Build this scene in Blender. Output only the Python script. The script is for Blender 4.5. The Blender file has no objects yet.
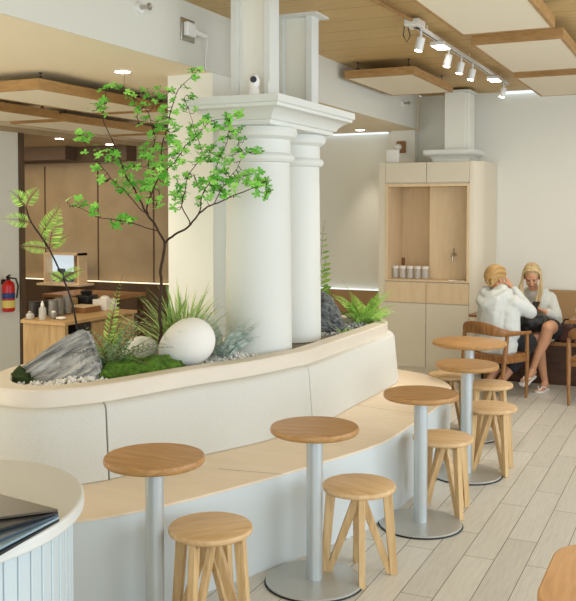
import bpy, bmesh, math, random
from mathutils import Vector, Matrix, noise, Euler
random.seed(7)
R = random.Random(11)
col = bpy.context.scene.collection
PI = math.pi
V = Vector

# ------------------------------------------------------------------ materials
def s2l(c):
    return tuple((x/12.92 if x <= .04045 else ((x+.055)/1.055)**2.4) for x in [v/255 for v in c]) + (1,)

def mat(name, rgb, rough=.6, metal=0, bump=0, bscale=60, var=0, vscale=8, emit=None, estr=0, spec=.5, trans=0, alpha=1):
    m = bpy.data.materials.new(name); m.use_nodes = True
    nt = m.node_tree; b = nt.nodes['Principled BSDF']
    c = s2l(rgb)
    b.inputs['Base Color'].default_value = c
    b.inputs['Roughness'].default_value = rough
    b.inputs['Metallic'].default_value = metal
    b.inputs['Specular IOR Level'].default_value = spec
    b.inputs['Transmission Weight'].default_value = trans
    b.inputs['Alpha'].default_value = alpha
    tc = nt.nodes.new('ShaderNodeTexCoord')
    if var:
        n = nt.nodes.new('ShaderNodeTexNoise'); n.inputs['Scale'].default_value = vscale; n.inputs['Detail'].default_value = 5
        nt.links.new(tc.outputs['Object'], n.inputs['Vector'])
        r = nt.nodes.new('ShaderNodeValToRGB')
        r.color_ramp.elements[0].position = .3; r.color_ramp.elements[1].position = .7
        r.color_ramp.elements[0].color = tuple(max(0, x*(1-var)) for x in c[:3])+(1,)
        r.color_ramp.elements[1].color = tuple(min(1, x*(1+var*.6)) for x in c[:3])+(1,)
        nt.links.new(n.outputs['Fac'], r.inputs['Fac']); nt.links.new(r.outputs['Color'], b.inputs['Base Color'])
    if bump:
        n = nt.nodes.new('ShaderNodeTexNoise'); n.inputs['Scale'].default_value = bscale; n.inputs['Detail'].default_value = 6
        nt.links.new(tc.outputs['Object'], n.inputs['Vector'])
        bp = nt.nodes.new('ShaderNodeBump'); bp.inputs['Strength'].default_value = bump; bp.inputs['Distance'].default_value = .02
        nt.links.new(n.outputs['Fac'], bp.inputs['Height']); nt.links.new(bp.outputs['Normal'], b.inputs['Normal'])
    if emit:
        b.inputs['Emission Color'].default_value = s2l(emit); b.inputs['Emission Strength'].default_value = estr
    return m

def wood(name, c1, c2, scale=(1.2, 14, 14), rough=.45, k=3.5, rot=0):
    m = bpy.data.materials.new(name); m.use_nodes = True
    nt = m.node_tree; b = nt.nodes['Principled BSDF']; b.inputs['Roughness'].default_value = rough
    tc = nt.nodes.new('ShaderNodeTexCoord'); mp = nt.nodes.new('ShaderNodeMapping')
    mp.inputs['Scale'].default_value = scale; mp.inputs['Rotation'].default_value = (0, 0, rot)
    n = nt.nodes.new('ShaderNodeTexNoise'); n.inputs['Scale'].default_value = k; n.inputs['Detail'].default_value = 8
    n.inputs['Distortion'].default_value = .6
    r = nt.nodes.new('ShaderNodeValToRGB')
    r.color_ramp.elements[0].position = .3; r.color_ramp.elements[1].position = .72
    r.color_ramp.elements[0].color = s2l(c1); r.color_ramp.elements[1].color = s2l(c2)
    L = nt.links.new
    L(tc.outputs['Object'], mp.inputs['Vector']); L(mp.outputs['Vector'], n.inputs['Vector']); L(n.outputs['Fac'], r.inputs['Fac'])
    L(r.outputs['Color'], b.inputs['Base Color'])
    bp = nt.nodes.new('ShaderNodeBump'); bp.inputs['Strength'].default_value = .08; bp.inputs['Distance'].default_value = .01
    L(n.outputs['Fac'], bp.inputs['Height']); L(bp.outputs['Normal'], b.inputs['Normal'])
    return m

def planks(name, c1, c2, seam, bw, rh, rotz, mortar=.004, rough=.4, grain=(1.5, 22, 1), gk=4, gmix=.35, bias=0):
    m = bpy.data.materials.new(name); m.use_nodes = True
    nt = m.node_tree; b = nt.nodes['Principled BSDF']; b.inputs['Roughness'].default_value = rough
    L = nt.links.new
    tc = nt.nodes.new('ShaderNodeTexCoord'); mp = nt.nodes.new('ShaderNodeMapping'); mp.inputs['Rotation'].default_value = (0, 0, rotz)
    L(tc.outputs['Object'], mp.inputs['Vector'])
    br = nt.nodes.new('ShaderNodeTexBrick')
    br.offset = .37; br.inputs['Scale'].default_value = 1
    br.inputs['Brick Width'].default_value = bw; br.inputs['Row Height'].default_value = rh
    br.inputs['Mortar Size'].default_value = mortar; br.inputs['Mortar Smooth'].default_value = .2; br.inputs['Bias'].default_value = bias
    br.inputs['Color1'].default_value = s2l(c1); br.inputs['Color2'].default_value = s2l(c2); br.inputs['Mortar'].default_value = s2l(seam)
    L(mp.outputs['Vector'], br.inputs['Vector'])
    m2 = nt.nodes.new('ShaderNodeMapping'); m2.inputs['Scale'].default_value = grain; L(mp.outputs['Vector'], m2.inputs['Vector'])
    n = nt.nodes.new('ShaderNodeTexNoise'); n.inputs['Scale'].default_value = gk; n.inputs['Detail'].default_value = 9; n.inputs['Distortion'].default_value = .8
    L(m2.outputs['Vector'], n.inputs['Vector'])
    r = nt.nodes.new('ShaderNodeValToRGB'); r.color_ramp.elements[0].position = .3; r.color_ramp.elements[1].position = .65
    r.color_ramp.elements[0].color = (.62, .60, .56, 1); r.color_ramp.elements[1].color = (1, 1, 1, 1)
    L(n.outputs['Fac'], r.inputs['Fac'])
    mx = nt.nodes.new('ShaderNodeMix'); mx.data_type = 'RGBA'; mx.blend_type = 'MULTIPLY'; mx.inputs['Factor'].default_value = gmix
    L(br.outputs['Color'], mx.inputs['A']); L(r.outputs['Color'], mx.inputs['B']); L(mx.outputs['Result'], b.inputs['Base Color'])
    return m

def island(m, lo, hi):
    """colour each leaf (mesh island) differently"""
    nt = m.node_tree; b = nt.nodes['Principled BSDF']; g = nt.nodes.new('ShaderNodeNewGeometry'); rp = nt.nodes.new('ShaderNodeValToRGB')
    rp.color_ramp.elements[0].color = s2l(lo); rp.color_ramp.elements[1].color = s2l(hi)
    nt.links.new(g.outputs['Random Per Island'], rp.inputs['Fac']); nt.links.new(rp.outputs['Color'], b.inputs['Base Color'])
    return m
M = {}
M['floor'] = planks('floor planks', (220, 217, 207), (207, 204, 193), (96, 88, 76), .78*1.141, .15*1.034, PI/2, mortar=.0020, rough=.42, gmix=.32)
M['woodceil'] = planks('wood ceiling', (212, 180, 124), (204, 171, 115), (120, 92, 56), 60.0, .3*1.141, 0, mortar=.0035, rough=.55, gmix=.5)
M['paint'] = mat('white paint', (236, 235, 224), .75, bump=.03, bscale=150)
M['soffit'] = mat('soffit paint', (240, 226, 198), .8, bump=.03, bscale=150)
M['column'] = mat('column plaster', (222, 224, 218), .6, bump=.03, bscale=90)
M['bench'] = mat('bench white', (212, 219, 219), .55, bump=.02, bscale=80)
M['seat'] = wood('seat maple', (236, 215, 186), (242, 225, 199), (.8, 4, 4), .4)
M['uphol'] = mat('upholstery', (216, 215, 206), .9, bump=.25, bscale=420, var=.05, vscale=120)
M['cap'] = wood('cap maple', (222, 211, 194), (228, 218, 202), (1, 1, 3), .5)
M['oak'] = wood('oak top', (166, 120, 66), (194, 148, 90), (1.5, 14, 14), .4)
M['ash'] = wood('ash stool', (196, 160, 108), (226, 194, 144), (14, 14, 1.5), .45)
M['ashtop'] = wood('ash seat', (202, 164, 114), (228, 194, 146), (1.5, 14, 14), .45)
M['walnut'] = wood('chair wood', (128, 84, 44), (172, 122, 70), (10, 10, 2), .4)
M['bench_dark'] = wood('dark bench', (58, 36, 22), (92, 60, 38), (1.2, 8, 8), .4)
M['frame'] = wood('panel frame', (158, 118, 68), (186, 146, 92), (2.5, 2.5, 14), .5)
M['panel'] = mat('panel underside', (238, 228, 206), .8, bump=.08, bscale=300)
M['steel'] = mat('brushed steel', (194, 201, 202), .38, metal=.5, bump=.02, bscale=200)
M['steelbase'] = mat('steel base', (192, 194, 190), .4, metal=.5)
M['rubber'] = mat('rubber black', (18, 18, 18), .6)
M['black'] = mat('black plastic', (22, 22, 24), .4)
M['whiteplastic'] = mat('white plastic', (236, 234, 228), .4)
M['cabpaint'] = mat('cabinet laminate', (224, 214, 192), .55, bump=.02)
M['cabwood'] = wood('cabinet maple', (224, 196, 156), (232, 208, 170), (6, 6, 1.0), .5)
M['brown'] = mat('brown panel', (182, 160, 126), .6, var=.12, vscale=3)
M['darkbrown'] = mat('dark brown', (92, 72, 52), .6, var=.1)
M['ochre'] = mat('tan wainscot', (170, 136, 92), .6, var=.05)
M['ledc'] = mat('led cool', (235, 245, 255), emit=(225, 240, 255), estr=.9)
M['ledd'] = mat('led dim', (235, 245, 255), emit=(225, 240, 255), estr=.7)
M['ledw'] = mat('led warm', (255, 240, 215), emit=(255, 232, 196), estr=1.6)
M['lamp'] = mat('lamp lens', (255, 250, 240), emit=(255, 246, 230), estr=14)
M['rock'] = None
M['stone'] = mat('white stone', (240, 238, 232), .8, bump=.04, bscale=300)
M['pebble'] = mat('pebbles', (226, 222, 214), .75, var=.12, vscale=30)
M['gpebble'] = mat('grey pebbles', (168, 170, 168), .75, var=.15, vscale=30)
M['moss'] = mat('moss', (100, 142, 40), .95, bump=1, bscale=180, var=.5, vscale=45)
M['mossd'] = mat('dark moss', (58, 76, 28), .95, bump=1, bscale=150, var=.5, vscale=40)
M['leaf'] = mat('tree leaf', (92, 184, 48), .5, var=.25, vscale=7)
M['fern'] = mat('fern green', (146, 192, 78), .55, var=.25, vscale=12)
M['ferndark'] = mat('dusty fern', (112, 136, 92), .6, var=.3, vscale=14)
M['grass'] = mat('grass blade', (140, 176, 84), .5, var=.35, vscale=18)
M['bluefern'] = mat('blue grey leaf', (176, 192, 180), .6, var=.3, vscale=20)
M['bark'] = mat('bark', (66, 46, 32), .9, bump=.5, bscale=90, var=.25, vscale=20)
M['stem'] = mat('black stem', (36, 26, 20), .8)
M['redstem'] = mat('brown stem', (116, 78, 52), .8)
M['red'] = mat('extinguisher red', (196, 22, 18), .3)
M['skin'] = mat('skin', (206, 150, 116), .5, bump=.02)
M['tanskin'] = mat('tanned skin', (212, 158, 122), .5, var=.06)
M['hoodie'] = mat('hoodie grey', (206, 208, 200), .95, bump=.2, bscale=160, var=.05, vscale=12)
M['hoodieb'] = mat('hoodie light', (214, 218, 214), .95, bump=.2, bscale=160, var=.05, vscale=12)
M['skirt'] = mat('dark shorts', (44, 46, 52), .9, var=.2)
M['bagblack'] = mat('black leather', (34, 32, 32), .45, bump=.3, bscale=30)
M['leather'] = mat('brown leather', (74, 40, 30), .5, bump=.1)
M['hair'] = mat('blonde hair', (204, 180, 134), .5, var=.1, vscale=10)
M['hair2'] = mat('golden hair', (192, 156, 100), .5, var=.1, vscale=10)
M['lip'] = mat('lips', (170, 90, 80), .5)
M['eye'] = mat('eye dark', (50, 36, 30), .4)
M['glassy'] = mat('clear plastic', (225, 222, 214), .25, alpha=.55)
M['chrome'] = mat('chrome', (190, 186, 178), .25, metal=1)
M['cupdark'] = mat('dark cup', (70, 66, 62), .4, metal=.3)
M['cupgrey'] = mat('grey cup', (150, 146, 138), .4, metal=.3)
M['paper'] = mat('paper white', (236, 230, 220), .7)
M['carton'] = mat('kraft', (150, 104, 62), .7)
M['bluelabel'] = mat('blue label', (40, 60, 120), .5)
M['yellowlabel'] = mat('yellow label', (226, 206, 110), .5)
M['sky'] = mat('window daylight', (190, 205, 215), emit=(196, 212, 222), estr=.75)
M['navy'] = mat('tray navy reflection', (62, 78, 92), .3)
M['soil'] = mat('soil', (120, 112, 98), .95, bump=.6, bscale=120, var=.3, vscale=30)

island(M['leaf'], (70, 172, 40), (168, 242, 104)); island(M['grass'], (108, 150, 64), (204, 222, 140)); island(M['pebble'], (222, 220, 212), (252, 251, 247))
island(M['gpebble'], (120, 124, 124), (200, 202, 198)); island(M['bluefern'], (142, 164, 150), (212, 222, 212)); island(M['ferndark'], (98, 128, 78), (158, 180, 128))
island(M['fern'], (124, 178, 62), (190, 222, 112)); island(M['hair'], (176, 146, 98), (226, 204, 158)); island(M['hair2'], (160, 120, 66), (214, 178, 116))
# ------------------------------------------------------------------ mesh builder
class MB:
    def __init__(s): s.v = []; s.f = []
    def add(s, vs, fs):
        o = len(s.v); s.v += [tuple(v) for v in vs]; s.f += [tuple(i+o for i in f) for f in fs]; return s
    def box(s, x0, x1, y0, y1, z0, z1):
        vs = [(x, y, z) for z in (z0, z1) for y in (y0, y1) for x in (x0, x1)]
        return s.add(vs, [(0, 2, 3, 1), (4, 5, 7, 6), (0, 1, 5, 4), (2, 6, 7, 3), (0, 4, 6, 2), (1, 3, 7, 5)])
    def beam(s, a, b, w, t, side=None):
        a, b = V(a), V(b); d = (b-a).normalized()
        sd = V(side) if side else d.cross(V((0, 0, 1)))
        if sd.length < 1e-4: sd = V((1, 0, 0))
        sd = (sd - d*sd.dot(d)).normalized(); up = d.cross(sd)
        w2 = w if isinstance(w, tuple) else (w, w); t2 = t if isinstance(t, tuple) else (t, t)
        vs = []
        for p, ww, tt in ((a, w2[0], t2[0]), (b, w2[1], t2[1])):
            for q, r in ((-1, -1), (1, -1), (1, 1), (-1, 1)): vs.append(p+sd*q*ww/2+up*r*tt/2)
        return s.add(vs, [(3, 2, 1, 0), (4, 5, 6, 7), (0, 1, 5, 4), (1, 2, 6, 5), (2, 3, 7, 6), (3, 0, 4, 7)])
    def tube(s, pts, rad, n=10, cap=True, flat=1.0):
        pts = [V(p) for p in pts]
        if not isinstance(rad, (list, tuple)): rad = [rad]*len(pts)
        prev = None; vs = []
        for i, p in enumerate(pts):
            d = (pts[min(i+1, len(pts)-1)]-pts[max(i-1, 0)])
            d = d.normalized() if d.length > 1e-9 else V((0, 0, 1))
            if prev is None:
                u = d.orthogonal().normalized()
            else:
                u = (prev-d*prev.dot(d)); u = u.normalized() if u.length > 1e-6 else d.orthogonal().normalized()
            prev = u; w = d.cross(u)
            for k in range(n):
                a = 2*PI*k/n; vs.append(p+(u*math.cos(a)+w*math.sin(a)*flat)*rad[i])
        fs = []
        for i in range(len(pts)-1):
            for k in range(n):
                k2 = (k+1) % n; fs.append((i*n+k, i*n+k2, (i+1)*n+k2, (i+1)*n+k))
        if cap: fs.append(tuple(reversed(range(n)))); fs.append(tuple((len(pts)-1)*n+k for k in range(n)))
        return s.add(vs, fs)
    def lathe(s, prof, c=(0, 0, 0), n=32):
        vs = []
        for r, z in prof:
            for k in range(n):
                a = 2*PI*k/n; vs.append((c[0]+r*math.cos(a), c[1]+r*math.sin(a), c[2]+z))
        fs = []
        for i in range(len(prof)-1):
            for k in range(n):
                k2 = (k+1) % n; fs.append((i*n+k, i*n+k2, (i+1)*n+k2, (i+1)*n+k))
        fs.append(tuple(reversed(range(n)))); fs.append(tuple((len(prof)-1)*n+k for k in range(n)))
        return s.add(vs, fs)
    def prism(s, pts, z0, z1):
        n = len(pts)
        vs = [(p[0], p[1], z0) for p in pts]+[(p[0], p[1], z1) for p in pts]
        fs = [tuple(reversed(range(n))), tuple(range(n, 2*n))]+[(i, (i+1) % n, n+(i+1) % n, n+i) for i in range(n)]
        return s.add(vs, fs)
    def ring(s, loops, closed=True):
        """loops: list of equal-length [ (x,y,z) ] profiles swept; joins loop j to j+1 and last to first"""
        n = len(loops[0]); m = len(loops); vs = [p for l in loops for p in l]; fs = []
        for j in range(m):
            j2 = (j+1) % m
            for i in range(n if closed else n-1):
                i2 = (i+1) % n; fs.append((j*n+i, j*n+i2, j2*n+i2, j2*n+i))
        if not closed:
            fs.append(tuple(j*n for j in range(m))); fs.append(tuple(j*n+n-1 for j in reversed(range(m))))
        return s.add(vs, fs)
    def ell(s, c, r, n=16, m=10, rot=None):
        vs = []; c = V(c); rt = rot or Matrix.Identity(3)
        if not isinstance(r, (tuple, list)): r = (r, r, r)
        for i in range(m+1):
            t = PI*i/m
            for k in range(n):
                a = 2*PI*k/n
                vs.append(c+rt @ V((r[0]*math.sin(t)*math.cos(a), r[1]*math.sin(t)*math.sin(a), -r[2]*math.cos(t))))
        fs = []
        for i in range(m):
            for k in range(n):
                k2 = (k+1) % n; fs.append((i*n+k, i*n+k2, (i+1)*n+k2, (i+1)*n+k))
        return s.add(vs, fs)
    def chain(s, pts, rad, n=14):
        """rounded tapered limb: spheres joined by frusta"""
        for i, p in enumerate(pts):
            s.ell(p, rad[i], n, 8)
            if i: s.tube([pts[i-1], p], [rad[i-1]*.995, rad[i]*.995], n)
        return s
    def build(s, name, m, parent=None, smooth=35, bevel=0, remesh=0, sub=0, lap=0):
        me = bpy.data.meshes.new(name)
        off = V((0, 0, 0))
        if parent is not None: off = V(parent.get('_o', (0, 0, 0)))
        vs = [tuple(V(v)-off) for v in s.v]
        me.from_pydata(vs, [], s.f); me.update()
        bm = bmesh.new(); bm.from_mesh(me)
        bmesh.ops.remove_doubles(bm, verts=bm.verts, dist=1e-6)
        bmesh.ops.recalc_face_normals(bm, faces=bm.faces)
        bm.to_mesh(me); bm.free()
        if smooth:
            for p in me.polygons: p.use_smooth = True
            me.set_sharp_from_angle(angle=math.radians(smooth))
        me.materials.append(m)
        o = bpy.data.objects.new(name, me); col.objects.link(o)
        if parent is not None: o.parent = parent
        if remesh:
            r = o.modifiers.new('remesh', 'REMESH'); r.mode = 'VOXEL'; r.voxel_size = remesh; r.use_smooth_shade = True
        if lap:
            r = o.modifiers.new('smooth', 'SMOOTH'); r.factor = .5; r.iterations = lap
        if bevel:
            b = o.modifiers.new('bevel', 'BEVEL'); b.width = bevel; b.segments = 3; b.limit_method = 'ANGLE'; b.angle_limit = math.radians(40)
        return o

def tag(o, label=None, cat=None, group=None, kind=None):
    if label: o['label'] = label
    if cat: o['category'] = cat
    if group: o['group'] = group
    if kind: o['kind'] = kind
    return o
def thing(name, loc, label, cat, group=None, local=False):
    """Empty at the base of a thing. local=False: parts are given in world coordinates"""
    o = bpy.data.objects.new(name, None); col.objects.link(o); o.location = loc; o.empty_display_size = .1
    if not local: o['_o'] = tuple(loc)
    return tag(o, label, cat, group)
def dup(o, loc=None, rz=None, label=None, group=None, parent=None):
    c = o.copy(); col.objects.link(c)
    if parent is not None: c.parent = parent
    if loc is not None: c.location = loc
    if rz is not None: c.rotation_euler = (0, 0, rz)
    if label: c['label'] = label
    if group: c['group'] = group
    for ch in [x for x in bpy.data.objects if x.parent == o and x != c]: dup(ch, parent=c)
    return c
def struct(name, mb, m, **k): return tag(mb.build(name, m, **k), kind='structure')

def catmull(pts, k=6, closed=True):
    out = []; n = len(pts)
    for i in range(n if closed else n-1):
        g = lambda j: V(pts[j % n]) if closed else V(pts[max(0, min(n-1, j))])
        p0, p1, p2, p3 = g(i-1), g(i), g(i+1), g(i+2)
        for j in range(k):
            t = j/k
            out.append(.5*((2*p1)+(-p0+p2)*t+(2*p0-5*p1+4*p2-p3)*t*t+(-p0+3*p1-3*p2+p3)*t**3))
    if not closed: out.append(V(pts[-1]))
    return out
def offset(pts, d):
    """outward offset of a counter-clockwise closed outline"""
    n = len(pts); out = []
    for i in range(n):
        t = (pts[(i+1) % n]-pts[i-1]).normalized(); out.append(pts[i]+V((t.y, -t.x))*d)
    return out
def rrect(x0, x1, y0, y1, r, k=8):
    out = []
    for cx, cy, a0 in ((x1-r, y1-r, 0), (x0+r, y1-r, 90), (x0+r, y0+r, 180), (x1-r, y0+r, 270)):
        for j in range(k+1):
            a = math.radians(a0+90*j/k); out.append((cx+r*math.cos(a), cy+r*math.sin(a)))
    return out

# ------------------------------------------------------------------ room shell
CZ, SZ = 3.05, 2.656
struct('floor', MB().box(-11, 3.2, -1.6, 8.6, -.1, 0), M['floor'])
struct('ceiling', MB().box(-2.86, 3.2, -1.6, 8.6, CZ, CZ+.1), M['woodceil'])
# dropped soffit: box with a rounded far corner
sof = [(-6.65, -1.6), (-2.86, -1.6), (-2.86, 8.36)]
for j in range(7):
    a = math.radians(90*j/6); sof.append((-3.0+.14*math.cos(a), 8.36+.14*math.sin(a)))
sof += [(-6.65, 8.5)]
struct('ceiling_soffit', MB().prism(sof, SZ, CZ+.1), M['soffit'])
struct('trim_7', MB().box(-2.862, -2.857, -1.6, 8.3, SZ, CZ), mat('shaded soffit face', (216, 214, 202), .8))  # added thin sheet; its greyer colour stands for shade on the soffit face
struct('ceiling_back_room', MB().box(-11, -6.65, -1.6, 8.6, 2.6, CZ+.1), M['brown'])
struct('wall_back', MB().box(-5.6, 3.2, 8.5, 8.7, 0, CZ), M['paint'])
struct('wall_back_room', MB().box(-11, -5.6, 8.5, 8.7, 0, 2.656), M['brown'])
struct('wall_far_left', MB().box(-11.1, -10.9, -1.6, 8.6, 0, 2.6), M['brown'])
struct('wall_left', MB().box(-6.85, -6.65, -1.6, 5.93, 0, 2.6), M['paint'])
struct('wall_pillar', MB().box(-3.2, -2.862, 4.16, 5.1, 0, SZ), M['paint'])
struct('trim_1', MB().box(-6.86, -6.63, 5.93, 6.0, 0, 2.6), M['darkbrown'])
struct('trim_2', MB().box(-3.17, -2.9, 8.36, 8.5, 0, SZ), M['paint'])
# wainscots
struct('trim_3', MB().box(-5.58, -3.17, 8.46, 8.5, 0, .8), M['ochre'])
struct('trim_4', MB().box(-10.9, -5.6, 8.36, 8.5, 0, .775), M['darkbrown'])
struct('trim_5', MB().box(-10.9, -6.66, 8.3, 8.5, 2.40, 2.6).box(-10.2, -7.45, 8.1, 8.3, 2.42, 2.6), M['darkbrown'])
m = MB()
for x in (-8.15, -7.27, -6.40): m.box(x-.008, x+.008, 8.492, 8.5, .79, 2.36)
struct('trim_6', m, M['darkbrown'])
# hidden LED coves
tag(MB().box(-10.8, -5.65, 8.44, 8.46, .776, .786).build('led_strip', M['ledw']), 'thin warm light strip glowing on top of the dark wainscot in the back room', 'light strip')
tag(MB().box(-5.5, -3.25, 8.465, 8.49, .802, .812).build('led_strip', M['ledc']), 'thin cool light strip glowing on the tan wainscot left of the cabinet', 'light strip')
tag(MB().box(-5.5, -3.25, 8.46, 8.49, 2.64, 2.6558).build('led_strip', M['ledd']), 'cool light strip along the white wall just under the soffit', 'light strip')
tag(MB().box(-2.0, 1.2, 8.46, 8.49, 3.025, 3.049).build('led_strip', M['ledd']), 'cool light strip at the top of the wall behind the two women', 'light strip')

# ------------------------------------------------------------------ columns
cap_th = thing('column_capital', (-2.46, 4.35, 2.1), 'long white moulded capital slab across both round columns', 'capital')
def slab_profile(ax, bx, ay, by, prof):
    m = MB(); loops = []
    for d, z in prof: loops.append([(ax-d, ay-d, z), (bx+d, ay-d, z), (bx+d, by+d, z), (ax-d, by+d, z)])
    n = 4; vs = [p for l in loops for p in l]; fs = []
    for j in range(len(loops)-1):
        for i in range(4):
            i2 = (i+1) % 4; fs.append((j*4+i, j*4+i2, (j+1)*4+i2, (j+1)*4+i))
    fs.append((3, 2, 1, 0)); k = (len(loops)-1)*4; fs.append((k, k+1, k+2, k+3))
    return m.add(vs, fs)
prof = [(-.11, 2.26), (-.11, 2.285), (-.095, 2.29), (-.085, 2.31), (-.06, 2.335), (-.03, 2.352), (-.015, 2.355), (-.012, 2.372), (.0, 2.378), (.0, 2.42)]
slab_profile(-2.76, -2.15, 3.76, 4.85, prof).build('moulded_slab', M['column'], cap_th, smooth=20)
for i, (cx, cy, k, lb) in enumerate(((-2.45, 4.08, 1.0, 'nearer thick white round column rising from the planter'), (-2.49, 4.60, .94, 'farther white round column half hidden behind the nearer one'))):
    t = thing('column', (cx, cy, .86), lb, 'column')
    MB().lathe([(q*k, z) for q, z in [(.210, .86), (.205, 1.4), (.196, 2.04)]], (cx, cy, 0), 48).build('shaft', M['column'], t)
    pr = [(.196, 2.04), (.214, 2.045), (.226, 2.06), (.226, 2.08), (.214, 2.095), (.20, 2.10), (.20, 2.18), (.212, 2.185), (.236, 2.20), (.245, 2.225), (.238, 2.25), (.225, 2.26)]
    MB().lathe([(q*k, z) for q, z in pr], (cx, cy, 0), 48).build('ring_moulding', M['column'], t, smooth=30)
# H-shaped steel posts above the capital
def hpost(x0, x1, y0, y1, z1, lb, plate=False):
    t = thing('steel_post', ((x0+x1)/2, (y0+y1)/2, 2.42), lb, 'post')
    MB().box(x0, x0+.045, y0, y1, 2.42, z1).build('flange', M['column'], t, bevel=.004)
    MB().box(x1-.045, x1, y0, y1, 2.42, z1).build('flange', M['column'], t, bevel=.004)
    MB().box(x0+.045, x1-.045, y0+.03, y1-.03, 2.42, z1).build('web', M['paint'], t)
    if plate: MB().box(x0-.05, x1+.05, y0-.05, y1+.05, z1-.014, z1).build('end_plate', M['column'], t)
hpost(-2.55, -2.29, 3.93, 4.04, CZ, 'front white boxed post on the capital reaching past the camera', False)
hpost(-2.55, -2.30, 4.50, 4.60, CZ, 'rear white boxed post on the capital with ceiling end plate', True)
# little security camera on the capital
t = thing('security_camera', (-2.33, 3.83, 2.42), 'small white round-headed security camera on the capital slab', 'camera')
MB().lathe([(.035, 0), (.038, .01), (.03, .035), (.028, .045)], (-2.33, 3.83, 2.42), 24).build('camera_base', M['whiteplastic'], t)
MB().ell((-2.33, 3.83, 2.50), (.036, .034, .05)).build('camera_head', M['whiteplastic'], t)
fd = V((.42, -.9, 0)).normalized()
MB().tube([V((-2.33, 3.83, 2.51))+fd*.02, V((-2.33, 3.83, 2.51))+fd*.037], .019, 20).build('camera_lens', M['black'], t)
tag(MB().tube([(-2.25, 3.84, 2.42), (-2.25, 3.84, 2.50)], .004, 8).build('antenna', M['whiteplastic']), 'thin white antenna rod beside the security camera', 'antenna')

# ------------------------------------------------------------------ planter bench
cap_pts = [(-3.29, 3.0), (-3.25, 2.76), (-3.13, 2.59), (-2.955, 2.508), (-2.765, 2.543), (-2.653, 2.65), (-2.541, 2.832), (-2.383, 3.279), (-2.232, 3.623), (-2.139, 3.948),
           (-2.103, 4.09), (-2.095, 4.574), (-2.085, 5.25), (-2.12, 5.44), (-2.22, 5.56), (-2.42, 5.61), (-2.62, 5.56), (-2.76, 5.4), (-2.80, 5.2), (-2.81, 4.6), (-2.83, 4.12), (-3.0, 3.8), (-3.2, 3.4)]
cap_o = catmull([V(p) for p in cap_pts], 6)
cap_i = offset(cap_o, -.105)
bench_pts = [(-3.78, 2.95), (-3.66, 2.45), (-3.35, 2.15), (-3.0, 2.05), (-2.68, 2.08), (-2.45, 2.18), (-2.265, 2.333), (-2.135, 2.509), (-2.003, 2.751), (-1.81, 3.198), (-1.70, 3.5), (-1.60, 3.78), (-1.55, 4.02),
             (-1.535, 4.4), (-1.53, 4.94), (-1.58, 5.32), (-1.68, 5.53), (-1.83, 5.68), (-2.0, 5.77), (-2.3, 5.82), (-2.6, 5.78), (-2.78, 5.6), (-2.84, 5.2), (-2.845, 4.6), (-2.85, 4.10), (-3.2, 3.95), (-3.65, 3.5)]
bo = catmull([V(p) for p in bench_pts], 5)
isl = thing('planter_bench', (-2.5, 4.0, 0), 'long curved white bench island with padded back and raised planter', 'bench')
MB().prism([(p.x, p.y) for p in offset(bo, -.010)], 0, .446).build('bench_base', M['bench'], isl)
m = MB()
m.prism([(p.x, p.y) for p in bo], .446, .457)
o = m.build('seat_slab', M['seat'], isl, bevel=.002)
m = MB()
for a, b in (((-2.12, 3.13), (-1.80, 3.215)), ((-2.0, 4.6), (-1.532, 4.6))):
    m = MB()
    a, b = V(a), V(b); d = (b-a).normalized()*.0015; nrm = V((-d.y, d.x))
    m.add([(a.x-nrm.x, a.y-nrm.y, .4575), (b.x-nrm.x, b.y-nrm.y, .4575), (b.x+nrm.x, b.y+nrm.y, .4575), (a.x+nrm.x, a.y+nrm.y, .4575)], [(0, 1, 2, 3)])
    m.build('seat_joint', M['darkbrown'], isl, smooth=0)
# padded back: several upholstered panels following the outline
N = len(cap_o)
def param(i): return cap_o[i]
bot, mid, top, inn = offset(cap_o, .085), offset(cap_o, .068), offset(cap_o, .045), offset(cap_o, -.01)
def panel(i0, i1):
    ids = [k % N for k in range(i0, i1+1)]
    prof = [(bot, .459), (mid, .62), (offset(cap_o, .052), .79), (offset(cap_o, .040), .81), (offset(cap_o, .022), .816), (inn, .816), (inn, .459)]
    loops = [[(l[k].x, l[k].y, z) for k in ids] for l, z in prof]
    for lp in loops:
        for e_, n_ in ((0, 1), (-1, -2)): lp[e_] = tuple(V(lp[e_]).lerp(V(lp[n_]), .07))
    MB().ring(loops, closed=False).build('backrest_panel', M['uphol'], isl, smooth=50, bevel=.004)
def near(x, y): return min(range(N), key=lambda k: (cap_o[k]-V((x, y))).length)
s1, s2 = near(-2.57, 2.78), near(-2.12, 4.02)
a0 = near(-3.27, 3.05)
e1 = near(-2.3, 5.60); e2 = near(-2.80, 5.0)
if a0 > s1: a0 -= N
panel(a0, s1); panel(s1, s2); panel(s2, e1); panel(e1, e2)
# planter wall and cap ring
m = MB(); prof = [(offset(cap_o, 0), .80), (cap_o, .893), (offset(cap_o, -.006), .90), (offset(cap_o, -.099), .90), (cap_i, .893), (cap_i, .80)]
m.ring([[(p.x, p.y, z) for p in l] for l, z in prof])
m.build('planter_cap', M['cap'], isl, smooth=40)
m = MB(); prof = [(offset(cap_o, -.015), .459), (offset(cap_o, -.015), .80), (offset(cap_o, -.09), .80), (offset(cap_o, -.09), .459)]
m.ring([[(p.x, p.y, z) for p in l] for l, z in prof]); m.build('planter_wall', M['bench'], isl)
MB().prism([(p.x, p.y) for p in offset(cap_o, -.092)], .46, .855).build('planting_bed', M['soil'], isl)

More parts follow.
